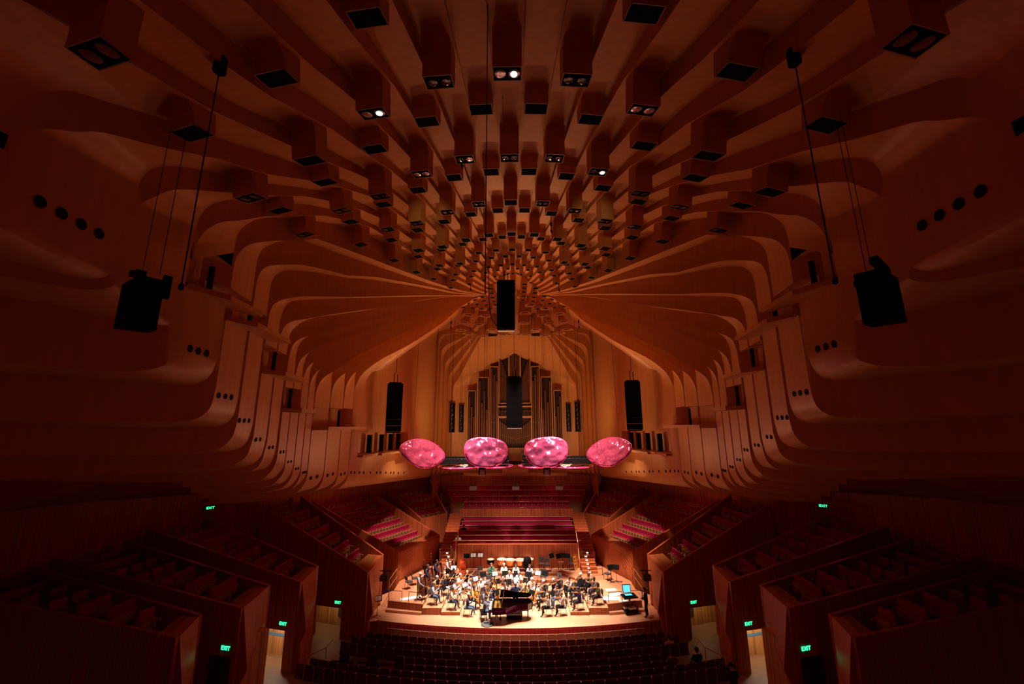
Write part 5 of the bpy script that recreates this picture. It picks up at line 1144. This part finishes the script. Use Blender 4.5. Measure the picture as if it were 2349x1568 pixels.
# straight (hinge) side runs along the far side, curved side to the audience
plan = [(0, .75), (0, -.75), (.45, -.75), (.85, -.70), (1.2, -.50), (1.55, -.30), (1.95, -.22), (2.3, -.14), (2.55, .08), (2.62, .38), (2.5, .66), (2.3, .75)]
m1 = MB()
m1.loft([[(*p, .62) for p in plan], [(*p, .70) for p in plan]], 0)
def rimloft(f0, z0, z1):
    q = [(1.25 + (x - 1.25) * f0, .1 + (y - .1) * f0) for x, y in plan]
    m1.loft([[(*p, z0) for p in plan], [(*p, z1) for p in plan], [(*p, z1) for p in q], [(*p, z0) for p in q]], 0, cap=False)
rimloft(.93, .66, 1.0); obj('case', m1, 'piano', pn)
m1 = MB(); q = [(1.25 + (x - 1.25) * .92, .1 + (y - .1) * .92) for x, y in plan]; m1.loft([[(*p, .86) for p in q], [(*p, .88) for p in q]], 0); obj('soundboard', m1, 'gold', pn)
m1 = MB(); m1.box((-.06, 0, .80), (.34, 1.5, .12)); m1.box((-.22, 0, .74), (.05, 1.5, .06)); obj('key_bed', m1, 'piano', pn)
m1 = MB(); m1.box((-.12, 0, .872), (.15, 1.24, .02)); obj('white_keys', m1, 'white', pn)
m1 = MB()
for i in range(36):
    if i % 7 not in (2, 6): m1.box((-.07, -.6 + i * .0343, .888), (.09, .014, .018))
obj('black_keys', m1, 'ebony', pn)
m1 = MB(); m1.box((.30, 0, 1.12), (.02, .7, .26), ry=.3); obj('music_desk', m1, 'piano', pn)
m1 = MB(); lid = [p for p in plan if p[0] > .3 or True]; ax = .75
def lidpt(x, y, dz, a=R(38)): d = ax - y; return (x, ax - d * math.cos(a) - dz * math.sin(a) * -1, 1.03 + d * math.sin(a) + dz * math.cos(a))
lp = [(max(x, .42), y) for x, y in plan if not (x == 0 and y < 0)]
lp = [(.42, .75), (.42, -.74), (.85, -.70), (1.2, -.50), (1.55, -.30), (1.95, -.22), (2.3, -.14), (2.55, .08), (2.62, .38), (2.5, .66), (2.3, .75)]
m1.loft([[lidpt(x, y, 0) for x, y in lp], [lidpt(x, y, .025) for x, y in lp]], 0)
o = obj('lid', m1, 'piano', pn)
m1 = MB(); m1.tube([(.55, -.55, .98), lidpt(.75, -.62, 0)], .012, 6); obj('prop_stick', m1, 'brass', pn)
for x, y in ((.25, -.58), (.25, .58), (2.3, .3)):
    m1 = MB(); m1.lathe((x, y, 0), [(.035, .06), (.045, .10), (.04, .3), (.07, .55), (.075, .63)], 10); l = obj('leg', m1, 'piano', pn); m1 = MB(); m1.lathe((x, y, 0), [(.03, .0), (.05, .03), (.03, .07)], 10); obj('castor', m1, 'brass', l)
m1 = MB(); m1.box((.5, 0, .35), (.05, .12, .6)); m1.box((.5, 0, .1), (.16, .3, .06)); obj('pedal_lyre', m1, 'piano', pn)
m1 = MB(); m1.box((-2.05 + 1.45, .1, 0), (.01, .01, .01))
bn = thing('piano_bench', 'black padded piano bench under the pianist', 'bench', (-2.08, 29.12, 0), R(12))
m1 = MB(); m1.box((0, 0, .45), (.42, .75, .09)); obj('seat', m1, 'piano', bn)
for x, y in ((-.17, -.32), (.17, -.32), (.17, .32), (-.17, .32)):
    m1 = MB(); m1.box((x, y, .2), (.05, .05, .41)); obj('leg', m1, 'piano', bn)
# the lid must open towards the audience-far side; conductor podium, cover, cart
pd = thing('conductor_podium', 'grey two-step conductor podium behind the piano', 'podium', (-.05, 29.6, 0))
m1 = MB(); m1.box((0, 0, .28), (1.05, .95, .05)); obj('platform', m1, 'midgrey', pd); m1 = MB(); m1.box((0, 0, .13), (1.0, .9, .26)); obj('base_box', m1, 'black', pd)
m1 = MB(); m1.lathe((0, 0, 0), [(.40, 0), (.42, .04), (.36, .07), (.05, .09)], 20); m1.box((-.08, .05, .11), (.3, .2, .07)); tag(obj('folded_cover', m1, 'grey', loc=(-1.75, 28.5, 0)), 'dark round folded piano cover lying at the front edge of the stage', 'cover')
ct = thing('equipment_cart', 'black and white wheeled equipment cart at the right of the stage', 'cart', (7.75, 30.1, 0), R(15))
m1 = MB(); m1.box((0, 0, .2), (.9, .6, .12)); m1.box((.1, -.1, .32), (.5, .3, .12), m=1); m1.box((-.3, .1, .3), (.2, .3, .1), m=1); obj('base', m1, ['black', 'white'], ct)
for x, y in ((-.4, -.25), (.4, -.25), (.4, .25), (-.4, .25)):
    m1 = MB(); m1.tube([(x - .03, y, .07), (x + .03, y, .07)], .07, 10); obj('wheel', m1, 'black', ct)
m1 = MB(); m1.box((0, 0, .62), (.1, .1, .75)); obj('column', m1, 'steel', ct); m1 = MB(); m1.box((0, 0, 1.02), (1.0, .62, .06), rx=.12); m1.box((0, -.05, .98), (.7, .4, .08)); obj('tray', m1, 'black', ct)
lt = thing('laptop', 'open laptop with glowing blue screen on the equipment cart', 'laptop', (7.68, 30.15, 1.08), R(10))
m1 = MB(); m1.box((0, -.08, .02), (.62, .36, .03)); m1.box((0, -.08, .04), (.5, .26, .006), m=1); obj('keyboard_base', m1, ['black', 'screen'], lt)
m1 = MB(); m1.box((-.02, .14, .34), (.58, .03, .5), rx=-.25); m1.box((-.02, .122, .34), (.5, .012, .42), rx=-.25, m=1); obj('display', m1, ['black', 'screen'], lt)
# empty chairs, stools, stands at the back
EMPTY = [('empty dark chair with a round back, second riser left of the stands', -3.25, 34.0, .2, R(-150)), ('empty dark chair at the left rear beside the orange case', -2.75, 34.9, .4, R(-160)), ('empty chair behind the auburn-haired woman in green', -2.0, 33.5, .2, R(-170)),
         ('empty chair on the right riser with a round back', 3.3, 33.9, .2, R(150)), ('empty chair on the right riser beside two low stands', 2.2, 34.3, .4, R(165)), ('empty chair by the right wing stands', 7.2, 34.2, .6, R(120)),
         ('black chair against the back wall, rightmost of the row', 4.7, 36.5, .6, R(180)), ('black high chair against the back wall, leftmost right of the timpani', 2.2, 36.5, .6, R(180)), ('low black chair second against the back wall right of the timpani', 2.65, 36.2, .6, R(175)),
         ('folded black chairs at the far left of the bass players', -7.9, 32.6, .6, R(-50)), ('black chair behind the folded black chairs at the far left', -7.65, 33.3, .6, R(-70))]
for l, x, y, z, f in EMPTY: chair(l, x, y, z, f)
STD = []
for i, (x, y, z) in enumerate([(-1.55, 33.55, .2), (-.75, 33.6, .2), (.15, 33.6, .2), (1.0, 33.4, .2), (1.75, 33.7, .2), (2.3, 33.6, .2), (-1.35, 32.6, 0), (-.55, 32.5, 0), (.1, 32.9, 0), (.85, 32.7, 0), (-1.2, 30.6, 0), (1.15, 30.5, 0), (-3.0, 33.1, 0), (-2.45, 33.4, .2), (3.9, 30.6, 0), (3.6, 31.3, 0), (-3.9, 30.9, 0), (-5.0, 30.9, .2), (4.6, 31.6, .2), (2.6, 30.5, 0), (-3.7, 31.9, 0), (-5.5, 31.2, .4), (4.9, 31.9, .2), (5.0, 30.7, .4)]):
    where = 'left' if x < -.6 else 'right' if x > .6 else 'centre'
    STD.append((x, y, z)); stand('black music stand, X from the left among the players', x, y, z, to_conductor(x, y) + math.pi, i % 4 == 0)
for l, x, y, z, f, m in (('grey music stand at the left rear, lower of three together', -4.1, 36.5, .6, R(0), 0), ('grey music stand with lamp, upper left of a pair by the back wall', -3.55, 36.6, .62, R(5), 1), ('grey music stand with lamp, upper right of a pair by the back wall', -2.95, 36.6, .62, R(-5), 1), ('tilted black music stand by the back wall, left of two', 3.05, 36.5, .6, R(40), 0), ('tilted black music stand by the back wall, right of two', 3.6, 36.4, .6, R(40), 0), ('wide black music stand by the back wall near the yellow frame', 4.0, 36.6, .6, R(10), 0), ('black music stand beside the rightmost wall chair', 4.35, 36.5, .6, R(-10), 0), ('black music stand alone in the right wing, left of two', 7.35, 33.7, .6, R(20), 0), ('black music stand alone in the right wing, right of two', 7.75, 33.7, .6, R(-20), 0), ('black music stand beside the left basses', -6.9, 33.6, .6, R(160), 0), ('white-topped stand by the bass player in white', -4.75, 33.6, .6, R(0), 1), ('tall music stand at the far left stage corner', -9.2, 29.6, 0, R(20), 1)):
    stand(l, x, y, z, f, m)
# unique wording for the stands among the players: count from the left
pl = sorted([o for o in SC.objects if 'X from the left among the players' in str(o.get('label', ''))], key=lambda o: (o.location.x, o.location.y))
cn = {}
for o in pl:
    cn[o.name.split('.')[0]] = cn.get(o.name.split('.')[0], 0) + 1
    k = [q for q in sorted(STD)].index(min(STD, key=lambda q: abs(q[0] - o.location.x) + abs(q[1] - o.location.y))) + 1
    o['label'] = o['label'].replace('X from', ORD[k] + ' from')
# timpani, covered drum stool, percussion
for i, (x, y, r, w) in enumerate(((-1.15, 36.5, .38, 'leftmost of four'), (-.45, 36.35, .44, 'second from the left'), (.4, 36.35, .44, 'third from the left'), (1.15, 36.55, .38, 'rightmost, behind the black cover'))):
    t = thing('timpani', 'copper timpani drum before the back wall, %s' % w, 'timpani', (x, y, .6), 0, 'timpani')
    m1 = MB(); m1.lathe((0, 0, .28), [(.08, 0), (r * .6, .06), (r * .92, .25), (r, .5), (r * 1.02, .52)], 20); obj('kettle', m1, 'copper', t, smooth=True)
    m1 = MB(); m1.lathe((0, 0, .8), [(r * 1.03, -.02), (r * 1.03, .03), (r * .96, .035), (.02, .036)], 20); obj('drum_head', m1, 'skinhead', t)
    m1 = MB()
    for a in (30, 150, 270): m1.tube([(r * .95 * math.cos(R(a)), r * .95 * math.sin(R(a)), .75), (r * .7 * math.cos(R(a)), r * .7 * math.sin(R(a)), .1), (r * .8 * math.cos(R(a)), r * .8 * math.sin(R(a)), .0)], .018, 5)
    obj('stand_frame', m1, 'steel', t)
t = thing('covered_drum', 'upright drum under a black cover right of the timpani', 'drum', (1.0, 36.0, .6))
m1 = MB(); m1.lathe((0, 0, 0), [(.22, .25), (.32, .35), (.34, .8), (.28, 1.05), (.1, 1.15)], 14); obj('cover', m1, 'black', t, smooth=True); m1 = MB()
for a in (30, 150, 270): m1.tube([(.1 * math.cos(R(a)), .1 * math.sin(R(a)), .3), (.3 * math.cos(R(a)), .3 * math.sin(R(a)), 0)], .02, 5)
obj('tripod', m1, 'black', t)
t = thing('drum_on_stand', 'black-sided drum with pale head left of the timpani', 'drum', (-2.05, 36.2, .6)); m1 = MB(); m1.lathe((0, 0, .55), [(.26, 0), (.30, .1), (.30, .32), (.28, .34)], 16); obj('shell', m1, 'black', t); m1 = MB(); m1.lathe((0, 0, .9), [(.28, 0), (.28, .015), (.02, .02)], 16); obj('drum_head', m1, 'skinhead', t); m1 = MB()
for a in (30, 150, 270): m1.tube([(0, 0, .55), (.28 * math.cos(R(a)), .28 * math.sin(R(a)), 0)], .014, 5)
obj('tripod', m1, 'steel', t)
t = thing('instrument_case', 'orange moulded double bass case lying at the left rear', 'instrument case', (-4.35, 35.8, .62), R(8)); m1 = MB(); fiddle(m1, 1.15, .95, .55); m1.xf(Matrix.Rotation(R(90), 4, 'Y') @ Matrix.Rotation(R(-90), 4, 'Z') @ Matrix.Translation((0, -.5, 0))); 
m1.v = [(p[0], p[1], p[2] + .48) for p in m1.v]; obj('shell', m1, 'case_orange', t, smooth=False); m1 = MB(); m1.box((0, -.32, .5), (.16, .05, .05)); obj('handle', m1, 'black', t)
t = thing('xylophone_table', 'small wooden percussion table among the wall chairs', 'table', (3.75, 36.1, .6)); m1 = MB(); m1.box((0, 0, .72), (.5, .3, .05)); obj('top', m1, 'shell', t)
for x in (-.15, .15):
    m1 = MB(); m1.tube([(x, 0, .7), (-x, 0, 0)], .015, 5); obj('leg', m1, 'steel', t)
t = thing('folding_frame', 'yellow folding ladder frame leaning by the right choir stairs', 'ladder', (5.05, 36.3, .6), R(60))
m1 = MB()
for x in (-.25, .25): m1.tube([(x, 0, 0), (x * .8, .15, 1.15)], .03, 5)
obj('side_rails', m1, 'yellow', t); m1 = MB()
for z in (.25, .5, .75, 1.0): m1.box((0, .13 * z, z), (.45, .05, .04))
obj('rungs', m1, 'yellow', t)
# guard rails at the ends of the risers
for s, w in ((-1, 'left'), (1, 'right')):
    for q, (x0, y0, x1, y1) in enumerate(((8.75, 30.55, 7.8, 30.4), (7.3, 30.3, 6.35, 30.15), (7.0, 35.2, 5.9, 34.9))):
        z0 = .6; t = thing('guard_rail', '%s %s black guard rail on the %s riser' % (('outer', 'inner', 'rear')[q], 'low' if q < 2 else 'tall', w), 'guard rail', (0, 0, 0), 0, 'guard rails')
        h = .62 if q < 2 else .95
        m1 = MB(); m1.tube([(s * x0, y0, z0), (s * x0, y0, z0 + h), (s * x1, y1, z0 + h), (s * x1, y1, z0)], .022, 5); obj('rail', m1, 'black', t)
        if q == 2: m1 = MB(); m1.tube([(s * x0, y0, z0 + .5), (s * x1, y1, z0 + .5)], .018, 5); obj('mid_bar', m1, 'black', t)
    t = thing('guard_rail', 'tall wooden guard rail beside the %s wall of the stage' % w, 'guard rail'); m1 = MB(); m1.tube([(s * 8.9, 31.0, .6), (s * 8.9, 31.0, 1.75), (s * 9.0, 33.2, 1.75), (s * 9.0, 33.2, .6)], .02, 5); m1.tube([(s * 8.9, 31.0, 1.2), (s * 9.0, 33.2, 1.2)], .018, 5); obj('rail', m1, 'shell', t)
    # aisle hand rails by the exits
    t = thing('aisle_handrail', '%s aisle handrail running down past the lit exit' % w, 'handrail'); m1 = MB(); m1.tube([(s * 11.0, 27.2, -.2), (s * 10.7, 25.6, .1), (s * 11.2, 24.0, .35)], .03, 6); obj('rail', m1, 'shell', t)
    m1 = MB(); m1.tube([(s * 10.7, 25.6, -.7), (s * 10.7, 25.6, .1)], .025, 6); obj('post', m1, 'shell', t)
# patches of light painted as thin white slabs on the riser edges
for i, (x, y, z, sx, sy, w) in enumerate(((-3.35, 33.9, .205, .9, .45, 'left rear riser edge'), (-2.4, 34.45, .405, .9, .4, 'second riser by the chairs'), (7.1, 31.5, .605, 1.0, .5, 'right riser, middle of three'), (6.7, 30.8, .605, 1.2, .6, 'right riser, nearest of three'), (7.0, 32.3, .605, .8, .45, 'right riser, farthest of three'), (-7.3, 30.9, .605, 1.4, .45, 'left riser before the basses'), (7.4, 30.4, .605, .6, .3, 'right riser front edge by the rail'), (-9.25, 29.05, .002, .45, .3, 'floor at the left stage corner'))):
    m1 = MB(); m1.box((0, 0, .006), (sx, sy, .012)); tag(obj('light_patch', m1, 'white', loc=(x, y, z), rz=.2 * (i % 3)), 'painted patch of light on the %s' % w, 'light patch')
# dark desks in the sound gap of the stalls
for i, (x, y, w) in enumerate(((-8.9, 23.1, 'outer'), (-7.4, 22.9, 'inner'))):
    t = thing('sound_desk', '%s dark sound desk in the left stalls gap' % w, 'desk', (x, y, zfloor(y)), R(-8))
    m1 = MB(); m1.box((0, 0, .75), (1.2, .6, .06)); obj('top', m1, 'black', t)
    for sx in (-.5, .5):
        m1 = MB(); m1.box((sx, 0, .36), (.05, .5, .72)); obj('leg', m1, 'black', t)
    m1 = MB(); m1.box((.2, .1, 1.0), (.5, .05, .4), rx=-.2); m1.box((-.3, -.1, .82), (.4, .3, .06)); tag(obj('monitor', m1, 'grey', loc=(x, y, zfloor(y))), 'dark monitor on the %s sound desk' % w, 'monitor')
# ------------------------------------------------------------------ light: stage lamps from the crown, added orange and red fills, added spots on the ceiling boxes
def spot(n, loc, tgt, e, col, ang=60, blend=.5, size=.3):
    l = bpy.data.lights.new(n, 'SPOT'); l.energy = e; l.color = col; l.spot_size = R(ang); l.spot_blend = blend; l.shadow_soft_size = size
    o = bpy.data.objects.new(n, l); COL.objects.link(o); o.location = loc; o.rotation_euler = (Vector(tgt) - Vector(loc)).to_track_quat('-Z', 'Y').to_euler(); return o
def point(n, loc, e, col, size=.3):
    l = bpy.data.lights.new(n, 'POINT'); l.energy = e; l.color = col; l.shadow_soft_size = size
    o = bpy.data.objects.new(n, l); COL.objects.link(o); o.location = loc; return o
w = bpy.data.worlds.new('hall'); SC.world = w; w.use_nodes = True; w.node_tree.nodes['Background'].inputs[0].default_value = (.020, .003, .003, 1); w.node_tree.nodes['Background'].inputs[1].default_value = 1.
for i in range(8):
    a = i * math.pi / 4 + .2; spot('stage_spot', (4.6 * math.cos(a), 33 + 4.6 * math.sin(a), 20.6), (2.6 * math.cos(a), 31.8 + 1.6 * math.sin(a), 0), 16000, (1, .85, .76), 40, .9)
for s in (-1, 1):
    spot('stage_spill', (s * 3.6, 29.5, 20.4), (s * 8, 36, 1.4), 26000, (1, .66, .48), 40, 1.)
    spot('stage_spill', (s * 2, 29.5, 20.4), (s * 2.5, 38.5, 2), 9000, (1, .70, .58), 45, 1.)
    spot('wash_fill', (s * 4.5, 36.6, 9.8), (s * 9, 26, 14), 700, (1, .52, .22), 130, .9, .5)  # added orange fill lifting walls and ceiling, no fixture behind it
    spot('wash_fill', (s * 4.5, 37.0, 9.9), (s * 5.5, 46, 17), 1300, (1, .60, .28), 120, .9, .5)
    spot('wash_fill', (s * 2.0, 35.8, 9.8), (s * 2, 18, 23), 2500, (1, .46, .17), 120, .9, .5)
    point('red_fill', (s * 14.8, 36.5, 6.8), 14, (1, .2, .09)); point('red_fill', (s * 19, 26, 7.2), 5, (1, .05, .05))  # added red fill brightening the side boxes and their rear wall
    point('red_fill', (s * 5, 1, 9), 24, (1, .01, .05), .6); point('choir_lamp', (s * 4, 46, 6.7), 22, (1, .3, .15))  # the rear red point is added fill tinting the dark wall folds
    spot('box_fill_spot', (s * 3.0, 12.5, 20.6), (s * 4.5, 21, 22.4), 130, (1, .78, .45), 34, .9, .15)  # added spot warming the rear faces of the ceiling boxes
spot('box_fill_spot', (0, 16.5, 21.2), (0, 23.5, 22.9), 60, (1, .8, .5), 26, .9, .15)  # same added light for the boxes on the centre line
SC.cycles.max_bounces = 6; SC.cycles.diffuse_bounces = 5; SC.cycles.glossy_bounces = 3; SC.cycles.transmission_bounces = 2; SC.cycles.adaptive_threshold = .02
SC.view_settings.view_transform = 'Standard'; SC.view_settings.look = 'None'; SC.view_settings.exposure = .1; SC.view_settings.gamma = 1; SC.view_settings.use_curve_mapping = False
